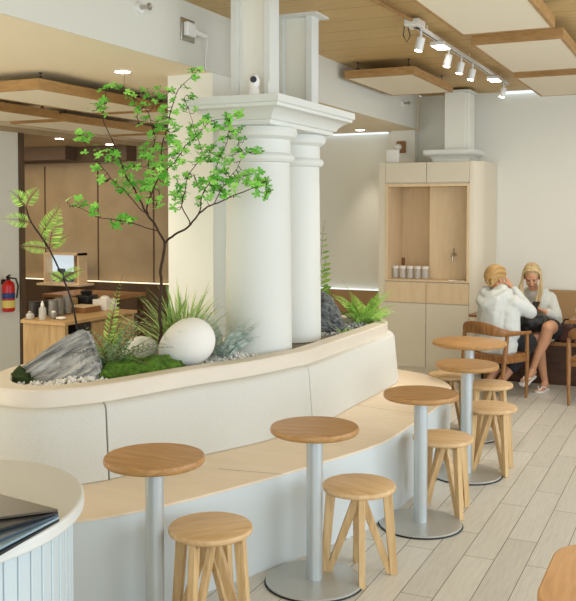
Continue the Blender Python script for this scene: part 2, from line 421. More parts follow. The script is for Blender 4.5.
# ------------------------------------------------------------------ pedestal tables
def make_table(h=.74, k=1):
    t = thing('pedestal_table', (0, 0, 0), 'x', 'table', 'round oak pedestal tables along the bench', local=True)
    MB().lathe([(q*k, z) for q, z in [(.2, h-.03), (.206, h-.024), (.208, h-.015), (.206, h-.004), (.203, h)]], n=64).build('tabletop', M['oak'], t, smooth=50)
    MB().lathe([(.038, .012), (.038, h-.03)], n=32).build('pole', M['steel'], t)
    b = MB().lathe([(.225, .004), (.23, .008), (.23, .014), (.226, .017), (.04, .02)], n=64).build('base_plate', M['steelbase'], t)
    MB().lathe([(.232, 0), (.236, .003), (.234, .007), (.228, .008)], n=64).build('rubber_rim', M['rubber'], t)
    return t
tabs = [((-1.974, 2.453), 'round oak table on steel pole nearest the white counter, leftmost of the row'),
        ((-1.588, 3.151), 'second round oak table from the left, in front of the bench middle'),
        ((-1.366, 4.019), 'round oak table at the bench bend, third of the row from the left'),
        ((-1.362, 4.929), 'lower looking oak table on steel pole, fourth in the receding row'),
        ((-1.579, 5.781), 'farthest and widest round oak table, just in front of the wooden armchair')]
proto = make_table()
for i, ((x, y), lb) in enumerate(tabs):
    o = proto if i == 0 else make_table(k=1.36) if i == 4 else dup(proto)
    o.location = (x, y, 0); o.rotation_euler = (0, 0, .3*i); o['label'] = lb

# ------------------------------------------------------------------ stools
def make_stool(h=.44):
    t = thing('wooden_stool', (0, 0, 0), 'x', 'stool', 'round ash stools along the bench', local=True)
    MB().lathe([(.163, h-.03), (.173, h-.024), (.176, h-.014), (.174, h-.004), (.169, h)], n=56).build('seat', M['ashtop'], t, smooth=50)
    for k in range(4):
        a = PI/4+k*PI/2; d = V((math.cos(a), math.sin(a), 0)); sd = V((-d.y, d.x, 0))
        m = MB()
        m.beam(d*.135+V((0, 0, h-.03)), d*.168, .030, (.046, .036), side=sd)
        m.beam(-d*.0+sd*.016+V((0, 0, h-.032)), d*.150+sd*.002+V((0, 0, .004)), .026, (.042, .03), side=sd)
        m.build('leg', M['ash'], t, bevel=.003)
    m = MB()
    for k in range(2):
        a = PI/4+k*PI/2; d = V((math.cos(a), math.sin(a), 0)); z = V((0, 0, h-.042+.0))
        m.beam(-d*.15+z, d*.15+z, .03, .02)
    m.build('under_frame', M['ash'], t, bevel=.002)
    return t
stools = [((-1.785, 2.583), .87, 'ash stool nearest the camera, beside the leftmost table'),
          ((-1.436, 3.324), -.28, 'ash stool beside the second table, its legs over the steel base'),
          ((-1.315, 4.264), .16, 'ash stool partly behind the pole of the third table'),
          ((-1.245, 5.09), .14, 'ash stool to the right of the fourth table pole'),
          ((-1.415, 5.75), .3, 'ash stool just right of the farthest table pole'),
          ((-1.77, 5.93), .2, 'ash stool peeking out left behind the two far tables')]
ps = make_stool()
for i, ((x, y), rz, lb) in enumerate(stools):
    o = ps if i == 0 else dup(ps)
    o.location = (x, y, 0); o.rotation_euler = (0, 0, rz); o['label'] = lb

# ------------------------------------------------------------------ near counter, menu stack, near right table
t = thing('service_counter', (-2.2, .7, 0), 'white round-cornered service counter with fluted front, cut by the frame', 'counter')
def stadium(A, Bp, r, k=28):
    A, Bp = V(A), V(Bp); d = (A-Bp).normalized(); a0 = math.atan2(d.y, d.x); out = []
    for j in range(k+1): a = a0-PI/2+PI*j/k; out.append((A.x+r*math.cos(a), A.y+r*math.sin(a)))
    for j in range(k+1): a = a0+PI/2+PI*j/k; out.append((Bp.x+r*math.cos(a), Bp.y+r*math.sin(a)))
    return out
MB().prism(stadium((-1.70, 1.25), (-2.5, .35), .357), .965, 1.0).build('countertop', mat('counter top', (214, 214, 208), .45), t, bevel=.008)
body = stadium((-1.70, 1.25), (-2.5, .35), .322)
M['flute'] = mat('fluted blue white', (192, 202, 204), .6)
MB().prism(body, 0, .965).build('counter_body', M['flute'], t)
m = MB()
cum = []
for i in range(len(body)):
    a = V(body[i]); b = V(body[(i+1) % len(body)]); L = (b-a).length; k = max(1, int(L/.045))
    for j in range(k): cum.append((a.lerp(b, j/k), (b-a).normalized()))
for p, d in cum[::1]:
    if (p-V((-2.5, .35))).length < .33: continue
    m.beam((p.x, p.y, 0.0), (p.x, p.y, .955), .034, .008, side=(d.x, d.y, 0))
m.build('fluted_batten', M['flute'], t, bevel=.003)
t = thing('menu_tray', (-1.6, 1.15, 1.0), 'stack of glossy black trays lying on the white counter', 'tray')
tm = [M['black'], mat('tray blue reflection', (136, 160, 172), .3), M['navy'], M['black'], mat('tray brown reflection', (84, 74, 60), .25)]  # brownish top and bluish sheets have reflections put into their colour
for j, (ex_, ey_) in enumerate(((-1.325, 1.09), (-1.338, 1.12), (-1.36, 1.155), (-1.385, 1.19), (-1.42, 1.22))):
    c0 = V((-1.345-.002*(4-j), 1.32-.003*j)); d_ = (V((ex_, ey_))-c0)*2.3
    MB().prism([tuple(c0), (-1.95, 1.31), (-1.95, .9), tuple(c0+d_)], 1.001+.0075*j, 1.0065+.0075*j).build('tray_sheet', tm[j], t)
t = thing('cafe_table', (-.05, 2.17, 0), 'wooden round-cornered table top cut by the lower right corner', 'table')
MB().prism(rrect(-.378, .45, 1.95, 2.435, .13, 12), .705, .74).build('tabletop', wood('light oak', (200, 146, 84), (222, 172, 108), (12, 1.4, 12), .4), t, bevel=.006)
MB().tube([(.05, 2.17, .02), (.05, 2.17, .705)], .038, 28).build('pole', M['steel'], t)
MB().lathe([(.23, 0), (.23, .014), (.04, .02)], (.05, 2.17, 0), 48).build('base_plate', M['steelbase'], t)

# ------------------------------------------------------------------ tall cabinet
t = thing('wall_cabinet', (-2.55, 8.18, 0), 'tall beige cabinet with open lit niche and rounded right side', 'cabinet')
x0, x1, y0, y1, zt = -3.12, -2.155, 7.86, 8.49, 2.26
m = MB(); m.box(x0, x0+.07, y0, y1, 0, zt).box(x0+.07, x1, y0+.02, y1, 2.03, zt).box(x0+.07, x1, y0+.02, y1, 0, .985).box(x0+.07, x1, 8.35, y1, .985, 2.03)
m.build('carcass', M['cabpaint'], t)
pts = []
for j in range(9):
    a = math.radians(-90+90*j/8); pts.append((x1+.12*math.cos(a), y0+.15+.15*math.sin(a)))
pts += [(x1+.12, y1), (x1, y1)]
MB().prism(pts, 0, zt).build('rounded_end', M['cabpaint'], t, smooth=40)
for a, b in ((x0+.072, -2.608), (-2.602, x1-.004)):
    MB().box(a, b, y0, y0+.02, 2.045, zt-.004).build('upper_door', M['cabpaint'], t, bevel=.002)
    MB().box(a, b, y0, y0+.02, .755, .975).build('drawer', M['cabwood'], t, bevel=.002)
    MB().box(a, b, y0, y0+.02, .06, .748).build('door', M['cabpaint'], t, bevel=.002)
m = MB(); m.box(x0+.07, x0+.10, y0-.002, 8.34, 1.0, 2.03).box(x1-.03, x1, y0-.002, 8.34, 1.0, 2.03).box(x0+.10, x1-.03, y0-.002, 8.34, 2.0, 2.03).box(x0+.07, x1, y0-.006, 8.34, .985, 1.003)
m.box(x0+.10, -2.63, 8.30, 8.34, 1.003, 2.0).box(-2.63, x1-.03, 8.05, 8.34, 1.003, 2.0)
m.build('niche_lining', M['cabwood'], t, bevel=.002)
t = thing('wall_tap', (-2.36, 8.05, 1.3), 'small chrome tap on the niche wall above the tray', 'tap')
MB().lathe([(.022, 0), (.022, .008)], (0, 0, 0), 20).build('tap_flange', M['chrome'], t)
MB().tube([(-2.355, 8.05, 1.27), (-2.355, 7.98, 1.275), (-2.355, 7.955, 1.25), (-2.355, 7.95, 1.2)], [.018, .016, .013, .012], 12).build('spout', M['chrome'], t)
MB().tube([(-2.355, 8.0, 1.28), (-2.35, 7.985, 1.34)], [.012, .008], 10).build('lever', M['chrome'], t)
o = [x for x in bpy.data.objects if x.name.startswith('tap_flange')][0]
bpy.data.objects.remove(o)
tag(MB().prism(rrect(-2.38, -2.2, 7.87, 7.97, .01), 1.003, 1.012).build('drip_tray', M['chrome']), 'thin metal drip tray at the niche edge', 'tray')
for i in range(5):
    x = -2.985+.082*i
    t = thing('plastic_jar', (x, 8.0, 1.003), 'clear lidded jar in the cabinet niche, '+['first from the left', 'second from the left', 'middle one of the row', 'fourth from the left', 'rightmost of the row'][i], 'jar', 'lidded jars in the cabinet niche')
    MB().lathe([(.03, 1.003), (.036, 1.01), (.036, 1.10), (.034, 1.11)], (x, 8.0, 0), 20).build('jar_body', M['glassy'], t)
    MB().lathe([(.037, 1.11), (.037, 1.135), (.034, 1.14)], (x, 8.0, 0), 20).build('lid', M['paper'], t)
tag(MB().box(-3.06, -2.985, 8.288, 8.299, 1.12, 1.21).build('power_socket', M['carton'], bevel=.003), 'small metal power socket low in the niche corner', 'socket')
# router and sensor above cabinet
tag(MB().prism(rrect(-3.08, -2.94, 7.95, 7.99, .01), zt, zt+.15).build('router', M['whiteplastic'], bevel=.006), 'small white upright router on top of the cabinet', 'router')
t = thing('wall_speaker', (-3.05, 8.3, 2.42), 'small beige wall sensor above the router', 'sensor')
MB().box(-3.09, -3.0, 8.3, 8.36, 2.4, 2.53).build('sensor_plate', M['carton'], t, bevel=.006)
MB().ell((-3.06, 8.28, 2.46), .04).build('sensor_dome', M['whiteplastic'], t)
# square column standing on the cabinet
t = thing('square_column', (-2.32, 8.1, zt), 'square white column on a moulded plinth above the cabinet', 'column')
slab_profile(-2.61, -2.17, 7.95, 8.3, [(-.03, zt), (-.03, zt+.03), (-.005, zt+.06), (.03, zt+.075), (.045, zt+.09), (.045, zt+.13)]).build('plinth', M['column'], t, smooth=20)
MB().box(-2.455, -2.24, 7.98, 8.25, zt+.13, 3.0).box(-2.24, -2.215, 8.05, 8.25, zt+.13, 3.0).build('shaft', M['paint'], t, bevel=.004)
MB().box(-2.47, -2.19, 7.95, 8.28, 3.0, 3.02).build('top_plate', M['column'], t)

# ------------------------------------------------------------------ banquette against the back wall
t = thing('wall_banquette', (-.3, 8.1, 0), 'dark wood banquette along the back wall with tan padded back', 'bench')
MB().box(-1.93, 1.8, 7.80, 8.48, 0, .40).build('bench_box', M['bench_dark'], t)
MB().box(-1.93, 1.8, 7.75, 8.48, .40, .44).build('seat_board', M['walnut'], t, bevel=.004)
MB().box(-1.93, 1.8, 8.36, 8.48, .44, .89).build('back_pad', M['ochre'], t, bevel=.012)

# small table between, table at right
t = thing('small_table', (-1.83, 7.52, 0), 'small wooden table mostly hidden in front of the woman with the bun', 'table')
MB().prism(rrect(-2.06, -1.64, 7.42, 7.72, .03), .70, .725).build('tabletop', M['walnut'], t, bevel=.004)
MB().tube([(-1.95, 7.62, 0.01), (-1.95, 7.62, .70)], .03, 16).build('pole', M['rubber'], t)
MB().lathe([(.15, 0), (.15, .012), (.03, .016)], (-1.95, 7.62, 0), 32).build('base_plate', M['rubber'], t)
t = thing('side_table', (-.85, 7.6, 0), 'wooden table at the right edge holding a white cup', 'table')
MB().prism(rrect(-1.105, -.45, 7.40, 7.73, .03), .70, .735).build('tabletop', M['walnut'], t, bevel=.004)
MB().tube([(-.7, 7.6, 0.01), (-.7, 7.6, .70)], .03, 16).build('pole', M['rubber'], t)
MB().lathe([(.16, 0), (.16, .012), (.03, .016)], (-.7, 7.6, 0), 32).build('base_plate', M['rubber'], t)
t = thing('paper_cup', (-1.02, 7.5, .735), 'white takeaway cup on the table at the right edge', 'cup')
MB().lathe([(.026, .735), (.036, .82)], (-1.02, 7.5, 0), 24).build('cup_body', M['paper'], t)
MB().lathe([(.038, .82), (.038, .828), (.03, .838)], (-1.02, 7.5, 0), 24).build('cup_lid', M['whiteplastic'], t)

# ------------------------------------------------------------------ armchair
def make_chair():
    """faces +Y, origin at floor centre"""
    t = thing('armchair', (0, 0, 0), 'x', 'chair', 'low wooden armchairs', local=True)
    for sx in (-1, 1):
        MB().tube([(sx*.235, .13, 0), (sx*.245, .13, .25), (sx*.25, .12, .42), (sx*.255, .11, .61)], [.013, .018, .021, .016], 12).build('front_leg', M['walnut'], t)
        MB().tube([(sx*.225, -.23, 0), (sx*.235, -.21, .25), (sx*.24, -.19, .42), (sx*.25, -.17, .60)], [.013, .019, .023, .018], 12).build('rear_leg', M['walnut'], t)
    m = MB()
    m.beam((-.24, .12, .375), (.24, .12, .375), .022, .05).beam((-.235, -.19, .375), (.235, -.19, .375), .022, .05)
    m.beam((-.24, -.19, .375), (-.25, .12, .375), .022, .05).beam((.24, -.19, .375), (.25, .12, .375), .022, .05)
    m.build('seat_rail', M['walnut'], t, bevel=.004)
    MB().prism(rrect(-.25, .25, -.21, .15, .05), .395, .425).build('seat', M['walnut'], t, bevel=.01)
    # curved crest rail, tall in the back and thin on the arms
    path = [(-.265, .155, .615, .011, .016), (-.262, .04, .618, .012, .018), (-.258, -.08, .622, .013, .022), (-.235, -.19, .632, .013, .034), (-.17, -.262, .652, .012, .05), (-.06, -.292, .668, .011, .056)]
    path = path+[(-p[0], p[1], p[2], p[3], p[4]) for p in reversed(path)]
    path = [(a, b, c, d, e) for a, b, c, d, e in path]
    P3 = catmull([V(p[:3]) for p in path], 5, closed=False); TH = catmull([V((p[3], p[4], 0)) for p in path], 5, closed=False)
    vs = []; fs = []; n = 12
    for i, p in enumerate(P3):
        d = (P3[min(i+1, len(P3)-1)]-P3[max(i-1, 0)]).normalized(); s = d.cross(V((0, 0, 1))).normalized(); u = V((0, 0, 1))
        for k in range(n):
            a = 2*PI*k/n; vs.append(p+s*math.cos(a)*TH[i].x+u*math.sin(a)*TH[i].y)
    for i in range(len(P3)-1):
        for k in range(n): fs.append((i*n+k, i*n+(k+1) % n, (i+1)*n+(k+1) % n, (i+1)*n+k))
    fs.append(tuple(range(n))); fs.append(tuple((len(P3)-1)*n+k for k in range(n)))
    MB().add(vs, fs).build('crest_rail', M['walnut'], t, smooth=60)
    return t
ch = make_chair(); hd = math.atan2(.39, .92)
ch.location = (-1.70, 7.19, 0); ch.rotation_euler = (0, 0, -hd)
ch['label'] = 'curved wooden armchair the woman with the hair bun sits in'
c2 = dup(ch, (-.78, 7.30, 0), -.12, 'wooden armchair cut off by the right edge of the frame')

# ------------------------------------------------------------------ people
def rot_to(fw, up=(0, 0, 1)):
    f = V(fw).normalized(); u = V(up); s = f.cross(u).normalized(); u = s.cross(f).normalized()
    return Matrix((s, f, u)).transposed()    # local x=right, y=forward, z=up
def head(m, c, fw, k=1.0):
    """skull, jaw, nose, ears; returns transform"""
    Rm = rot_to(fw); c = V(c); L = lambda x, y, z: c+Rm @ V((x, y, z))*k
    m.ell(L(0, -.01, .03), (.074*k, .092*k, .088*k), 20, 14, Rm)
    m.ell(L(0, .022, -.03), (.058*k, .066*k, .082*k), 20, 14, Rm)
    m.ell(L(0, .06, -.083), (.026*k, .024*k, .02*k), 12, 8, Rm)
    m.chain([L(0, .088, .012), L(0, .102, -.018), L(0, .106, -.026)], [.008*k, .011*k, .012*k], 10)
    for s in (-1, 1):
        m.ell(L(s*.011, .096, -.03), .009*k, 10, 6)
        m.ell(L(s*.034, .062, -.02), (.024*k, .022*k, .022*k), 10, 8, Rm)      # cheek
        m.ell(L(s*.030, .076, .022), (.020*k, .012*k, .008*k), 10, 6, Rm)      # brow
        m.ell(L(s*.074, -.005, -.012), (.01*k, .018*k, .03*k), 10, 8, Rm)      # ear
    m.ell(L(0, .084, -.056), (.022*k, .01*k, .009*k), 12, 6, Rm)
    return L, Rm
def hand(m, wrist, fwd, palm_n, curl=.5, k=1.0):
    """palm + four unequal fingers + side thumb; palm_n is the direction the palm faces; thumb on side = fwd x palm_n"""
    f = V(fwd).normalized(); n = V(palm_n); n = (n-f*n.dot(f)).normalized(); s = f.cross(n); w = V(wrist)
    m.chain([w, w+f*.035*k], [.021*k, .022*k], 10)
    for q in (-.026, -.009, .009, .026):
        m.chain([w+f*.02*k+s*q*.7*k, w+f*.085*k+s*q*k], [.014*k, .0115*k], 10)
    for q, ln in ((-.028, .058), (-.0095, .075), (.0095, .08), (.028, .07)):
        p = w+f*.085*k+s*q*k; pts = [p]; a = curl*.5
        for seg in (.42, .32, .26):
            d = f*math.cos(a)+n*math.sin(a); p = p+d*ln*seg*k; pts.append(p); a += curl
        m.chain(pts, [.0105*k, .0095*k, .0085*k, .0075*k], 8)
    p = w+f*.025*k+s*.022*k; a = [p]; d = (f*.6+s*.75+n*.3).normalized(); p = p+d*.038*k; a.append(p)
    d = (f*.85+s*.35+n*.45).normalized(); p = p+d*.03*k; a.append(p); p = p+d*.022*k; a.append(p)
    m.chain(a, [.016*k, .0125*k, .011*k, .009*k], 8)

# --- woman with the bun (back to us)
d1 = V((.39, .92, 0)).normalized(); r1 = V((d1.y, -d1.x, 0))
B = V((-1.70, 7.17, 0))
def W1(r, f, z): return B+r1*r+d1*f+V((0, 0, z))
p1 = thing('person', (-1.70, 7.17, 0), 'seated person with blonde bun and pale hoodie seen from behind', 'person')
m = MB()
m.chain([W1(-.09, 0, .53), W1(.09, 0, .53)], [.11, .11])
m.chain([W1(0, 0, .55), W1(0, 0, .72), W1(0, .03, .86), W1(-.03, .06, .97), W1(-.06, .08, 1.03)], [.12, .11, .12, .07, .048])
for s in (-1, 1):
    m.chain([W1(s*.09, 0, .52), W1(s*.10, .36, .49)], [.085, .058])
    m.chain([W1(s*.10, .36, .49), W1(s*.08-.04, .22, .29), W1(s*.06-.09, .06, .09)], [.056, .050, .032])
    m.chain([W1(s*.06-.09, .05, .055), W1(s*.06-.09, .16, .033)], [.032, .024])
sr, er, hr = W1(.16, .04, .895), V((-1.425, 7.29, .80)), V((-1.63, 7.40, 1.015))
sl, el, hl = W1(-.165, .04, .895), W1(-.25, .2, .76), W1(-.12, .38, .80)
m.chain([sr, er, hr], [.05, .04, .026]); m.chain([sl, el, hl], [.05, .04, .026])
hand(m, hr, (hr-er)+V((-.02, 0, .12)), (-.9, .2, .1), .25, .92)
hand(m, hl, (.4, .9, .0), (0, 0, -1), .3, .92)
L1, R1 = head(m, W1(-.085, .08, 1.105), (.45, .88, -.2), .98)
m.build('body', M['skin'], p1, remesh=.0065, lap=2)
# hoodie
m = MB()
m.chain([W1(-.07, -.02, .50), W1(.07, -.02, .50)], [.155, .155])
m.chain([W1(0, -.02, .50), W1(0, -.01, .66), W1(0, .0, .80), W1(0, .03, .90), W1(0, .06, .965)], [.175, .165, .165, .125, .085])
m.chain([W1(-.12, .02, .62), W1(-.11, .03, .84)], [.115, .105]); m.chain([W1(.12, .02, .62), W1(.11, .03, .84)], [.115, .105])
m.chain([W1(-.09, .04, .895), sl], [.088, .075]); m.chain([W1(.09, .04, .895), sr], [.088, .074])
m.chain([sr, sr.lerp(er, .5), er, er.lerp(hr, .45), er.lerp(hr, .82)], [.074, .074, .070, .056, .044])
m.chain([sl, sl.lerp(el, .5), el, el.lerp(hl, .8)], [.082, .076, .07, .045])
# collar/hood folds
hood = [W1(-.095, .09, .975), W1(-.125, .0, .955), W1(-.09, -.085, .905), W1(0, -.125, .865), W1(.09, -.085, .905), W1(.125, .0, .955), W1(.095, .09, .975)]
hood = [p-r1*.03 for p in hood]; m.chain(hood, [.042, .05, .054, .058, .054, .05, .042])
hood = [W1(-.08, .05, 1.0), W1(-.09, -.01, .99), W1(-.05, -.065, .965), W1(0, -.085, .945), W1(.05, -.065, .965), W1(.09, -.01, .99), W1(.08, .05, 1.0)]
hood = [p-r1*.045 for p in hood]; m.chain(hood, [.03, .036, .04, .044, .04, .036, .03])
def wrinkle(m, amp=.009, sc=9, st=(1, 1, 2)):
    out = []
    for v in m.v:
        v = V(v); q = V((v.x*st[0], v.y*st[1], v.z*st[2]))*sc
        out.append(tuple(v+noise.noise_vector(q)*amp))
    m.v = out
wrinkle(m)
def cloth_build(m, name, mt, parent, vox=.011, amp=.02, size=.09):
    o = m.build(name, mt, parent, remesh=vox, lap=2)
    tx = bpy.data.textures.new('folds', 'CLOUDS'); tx.noise_scale = size; tx.noise_depth = 2
    dm = o.modifiers.new('folds', 'DISPLACE'); dm.texture = tx; dm.strength = amp; dm.mid_level = .5
    return o
cloth_build(m, 'hoodie', M['hoodieb'], p1, amp=.022, size=.11)
m = MB()
for s in (-1, 1): m.chain([W1(s*.08, 0, .535), W1(s*.10, .36, .495), W1(s*.10-.015, .30, .40), W1(s*.08-.045, .20, .26)], [.10, .074, .07, .062])
cloth_build(m, 'trousers', M['skirt'], p1, amp=.006)
# hair with bun
m = MB()
m.ell(L1(0, -.022, .036), (.084, .096, .088), 20, 14, R1)
m.ell(L1(0, -.05, -.015), (.07, .06, .07), 16, 12, R1)
m.build('hair', mat('golden hair base', (186, 148, 92), .5), p1, remesh=.006, lap=2)
m = MB(); cb = L1(.055, -.108, -.05)
for k in range(9):
    a = k*.7; rr = .026+.004*(k % 3)
    pts = [cb+R1 @ V((rr*math.cos(a+j*.5), -.012+.010*math.sin(j+k), rr*math.sin(a+j*.5))) for j in range(8)]
    m.tube(pts, [.008, .012, .014, .015, .015, .014, .012, .008], 8)
for k in range(60):
    a = -.35+(PI+.7)*k/59; ca, sa = math.cos(a), math.sin(a); j_ = .002*R.random()
    pts = [L1((.080+j_)*ca, .052, .036+(.086+j_)*sa), L1((.086+j_)*ca, .0, .038+(.090+j_)*sa), L1((.082+j_)*ca, -.055, .033+(.084+j_)*sa), L1(.058*ca+.010, -.102, .005+.060*sa), L1(.02*ca+.033, -.122, -.045+.02*sa)]
    m.tube(catmull(pts, 3, closed=False), .0052, 6)
m.build('hair_bun', M['hair2'], p1)

# --- woman with long hair (facing us)
B2 = V((-1.37, 7.98, 0))
p2 = thing('person', (-1.37, 7.95, 0), 'seated person with long blonde hair in grey hoodie looking at a phone', 'person')
m = MB()
m.chain([(-1.46, 7.98, .545), (-1.34, 7.98, .545)], [.10, .10])
m.chain([(-1.37, 7.97, .57), (-1.40, 7.93, .70), (-1.45, 7.86, .83), (-1.475, 7.80, .93), (-1.485, 7.77, .98)], [.12, .11, .115, .065, .046])
KL, FL = V((-1.265, 7.44, .63)), V((-1.395, 7.40, .235)); KR, FR = V((-1.39, 7.52, .50)), V((-1.325, 7.60, .085))
m.chain([(-1.32, 7.95, .55), (-1.272, 7.70, .61), KL], [.085, .078, .062])
m.chain([KL, KL.lerp(FL, .3)+V((.01, .015, 0)), KL.lerp(FL, .7), FL], [.06, .056, .04, .03])
m.chain([(-1.46, 7.95, .52), KR], [.085, .062]); m.chain([KR, KR.lerp(FR, .35)+V((0, .015, 0)), KR.lerp(FR, .75), FR], [.058, .054, .038, .03])
def foot(m, ank, d, down):
    a = V(ank); d = V(d).normalized(); dn = V(down).normalized(); s = d.cross(dn).normalized()
    heel = a+dn*.045-d*.035
    m.chain([a, heel], [.03, .028]); m.chain([a+dn*.01, a+dn*.045+d*.06, a+dn*.055+d*.11], [.032, .028, .02])
    m.chain([heel, a+dn*.055+d*.08], [.025, .026])
    for q in range(5):
        o = (q-2)*.016; ln = .155-.008*abs(q-1)
        m.chain([a+dn*.055+d*.10+s*o*.9, a+dn*.06+d*ln+s*o], [.013, .009 if q else .011], 8)
foot(m, FL, (-.25, -.9, -.25), (-.15, -.1, -1)); foot(m, FR, (-.15, -.95, -.05), (0, 0, -1))
sL, eL = V((-1.345, 7.87, .87)), V((-1.265, 7.76, .70)); sR, eR = V((-1.62, 7.83, .875)), V((-1.66, 7.70, .70))
ph = V((-1.395, 7.52, .80)); wL = ph+V((.075, .05, -.03)); wR = ph+V((-.09, .07, -.035))
m.chain([sL, eL, wL], [.05, .04, .026]); m.chain([sR, eR, wR], [.05, .04, .026])
hand(m, wL, (-.75, -.55, .25), (-.2, .5, .9), .75, .85); hand(m, wR, (.8, -.5, .25), (.3, .5, .8), .7, .85)
FW2 = (.16, -.84, -.50)
L2, R2 = head(m, (-1.495, 7.735, 1.09), FW2, .98)
m.build('body', M['tanskin'], p2, remesh=.0065, lap=2)
m = MB()
for s in (-1, 1):
    m.ell(L2(s*.029, .0835, .006), (.012, .006, .0045), 10, 6, R2)
    m.tube([L2(s*.015, .093, .024), L2(s*.03, .093, .028), L2(s*.045, .083, .023)], .0018, 6)
m.build('eyes_and_brows', M['eye'], p2)
MB().ell(L2(0, .0915, -.057), (.019, .006, .0065), 12, 6, R2).build('lips', M['lip'], p2)
m = MB()
m.chain([(-1.42, 7.93, .56), (-1.38, 7.93, .56)], [.145, .145])
m.chain([(-1.37, 7.94, .56), (-1.40, 7.92, .70), (-1.44, 7.86, .82), (-1.48, 7.81, .92)], [.15, .14, .135, .085])
m.chain([(-1.37, 7.89, .80), (-1.56, 7.86, .80)], [.11, .115])
m.chain([(-1.42, 7.86, .885), sL], [.08, .068]); m.chain([(-1.54, 7.84, .89), sR], [.085, .075])
m.chain([sL, sL.lerp(eL, .5), eL, eL.lerp(wL, .5), eL.lerp(wL, .85)], [.068, .068, .066, .055, .040])
m.chain([sR, sR.lerp(eR, .5), eR, eR.lerp(wR, .5), eR.lerp(wR, .85)], [.075, .076, .072, .056, .042])
m.chain([(-1.56, 7.88, .95), (-1.53, 7.80, .935), (-1.47, 7.77, .90), (-1.41, 7.80, .935), (-1.39, 7.88, .95)], [.03]*5)
wrinkle(m)
cloth_build(m, 'hoodie', M['hoodie'], p2, amp=.022, size=.11)
m = MB()
m.chain([(-1.47, 7.95, .53), (-1.33, 7.95, .53)], [.115, .115])
m.chain([(-1.33, 7.93, .55), (-1.275, 7.66, .605), (-1.268, 7.61, .615)], [.105, .090, .080]); m.chain([(-1.46, 7.93, .53), (-1.42, 7.66, .53)], [.11, .085])
cloth_build(m, 'shorts', M['skirt'], p2, amp=.01)
# long hair: cap plus strands falling either side of the face
m = MB()
m.ell(L2(0, -.020, .044), (.081, .090, .085), 20, 14, R2); m.ell(L2(0, -.055, -.02), (.072, .05, .08), 16, 12, R2)
m.build('hair', mat('blonde hair base', (190, 162, 114), .5), p2, remesh=.006, lap=2)
m = MB()
for s in (-1, 1):
    for k in range(60):
        q = (k+.5)/60; w = R.random()
        st = L2(s*.002, .058-.13*q, .104+.020*math.sin(min(1, q*2)*1.57))
        m1 = L2(s*.044, .050-.12*q, .098+.012*math.sin(min(1, q*2)*1.57))
        m2 = L2(s*.078, .030-.10*q, .052)
        m3 = L2(s*(.085+.008*w), .056-.10*q, .0)
        X = -1.497-s*.004
        c0 = V((X-s*(.080+.022*w), 7.678+.06*q, 1.01))
        c1 = V((X-s*(.072+.040*w), 7.672+.04*q, .945))
        c2 = V((X-s*(.056+.045*w), 7.665+.03*q, .88))
        c3 = V((X-s*(.050+.040*w), 7.645+.03*q, .80-.04*R.random()+(-.02 if s < 0 else .03)))
        cc = catmull([st, m1, m2, m3, c0, c1, c2, c3], 3, closed=False)
        m.tube(cc, [.0055]*8+[.0065]*8+[.0055]*4+[.003]*2, 6)
m.build('long_hair_strand', M['hair'], p2)
# flip-flops
def sandal(c, d, up, lb):
    t = thing('flip_flop', tuple(c), lb, 'sandal', 'white flip-flops')
    d = V(d).normalized(); u = V(up); u = (u-d*u.dot(d)).normalized(); s = d.cross(u); c = V(c)
    loops = []; prof = [(-.105, .026), (-.09, .033), (-.04, .033), (.03, .038), (.08, .044), (.12, .036), (.137, .015)]
    ol = [(a, b) for a, b in prof]+[(a, -b) for a, b in reversed(prof)]
    m = MB(); vs = [c+d*a+s*b-u*.009 for a, b in ol]+[c+d*a+s*b+u*.009 for a, b in ol]; n = len(ol)
    m.add(vs, [tuple(reversed(range(n))), tuple(range(n, 2*n))]+[(i, (i+1) % n, n+(i+1) % n, n+i) for i in range(n)])
    m.build('sole', M['whiteplastic'], t, bevel=.003)
    m = MB()
    for q in (-1, 1): m.tube([c+d*.09+u*.012, c+d*.06+s*q*.022+u*.042, c+d*.02+s*q*.036+u*.035, c-d*.02+s*q*.034+u*.008], .006, 8)
    m.build('strap', M['whiteplastic'], t)
dd = V((-.25, -.9, -.25)).normalized(); dn = V((-.15, -.1, -1)).normalized()
sandal(FL+dn*.088+dd*.05, dd, -dn, 'white flip-flop on the raised crossed foot')
dd = V((-.15, -.95, -.05)).normalized()
sandal(V((FR.x-.01, FR.y-.05, .0095)), (-.15, -.95, 0), (0, 0, 1), 'white flip-flop standing on the floor under the long-haired woman')
# phone, bag on the lap, brown bag on the seat
c = ph+V((-.01, -.035, .025)); Rp = rot_to((.1, .75, .5))
m = MB(); vs = [c+Rp @ V((a, b, e)) for e in (-.004, .004) for b in (-.07, .07) for a in (-.035, .035)]
m.add(vs, [(0, 2, 3, 1), (4, 5, 7, 6), (0, 1, 5, 4), (2, 6, 7, 3), (0, 4, 6, 2), (1, 3, 7, 5)])
tag(m.build('mobile_phone', M['black'], bevel=.002), 'black phone held by the long-haired woman', 'phone')
m = MB()
m.chain([(-1.60, 7.50, .63), (-1.46, 7.50, .67), (-1.35, 7.52, .70)], [.045, .06, .035]); m.chain([(-1.63, 7.48, .60), (-1.50, 7.50, .61), (-1.36, 7.50, .65)], [.03, .055, .04])
m.chain([(-1.50, 7.5, .69), (-1.42, 7.54, .725)], [.035, .025])
wrinkle(m, .02, 14)
tag(m.build('handbag', M['bagblack'], remesh=.009, lap=2), 'slouchy black leather bag lying on the lap of the long-haired woman', 'bag')
t = thing('shoulder_bag', (-1.18, 7.92, .44), 'dark brown leather bag standing on the banquette beside the long-haired woman', 'bag')
m = MB(); m.box(-1.27, -1.10, 7.86, 7.98, .442, .62)
m.build('bag_body', M['leather'], t, bevel=.03)
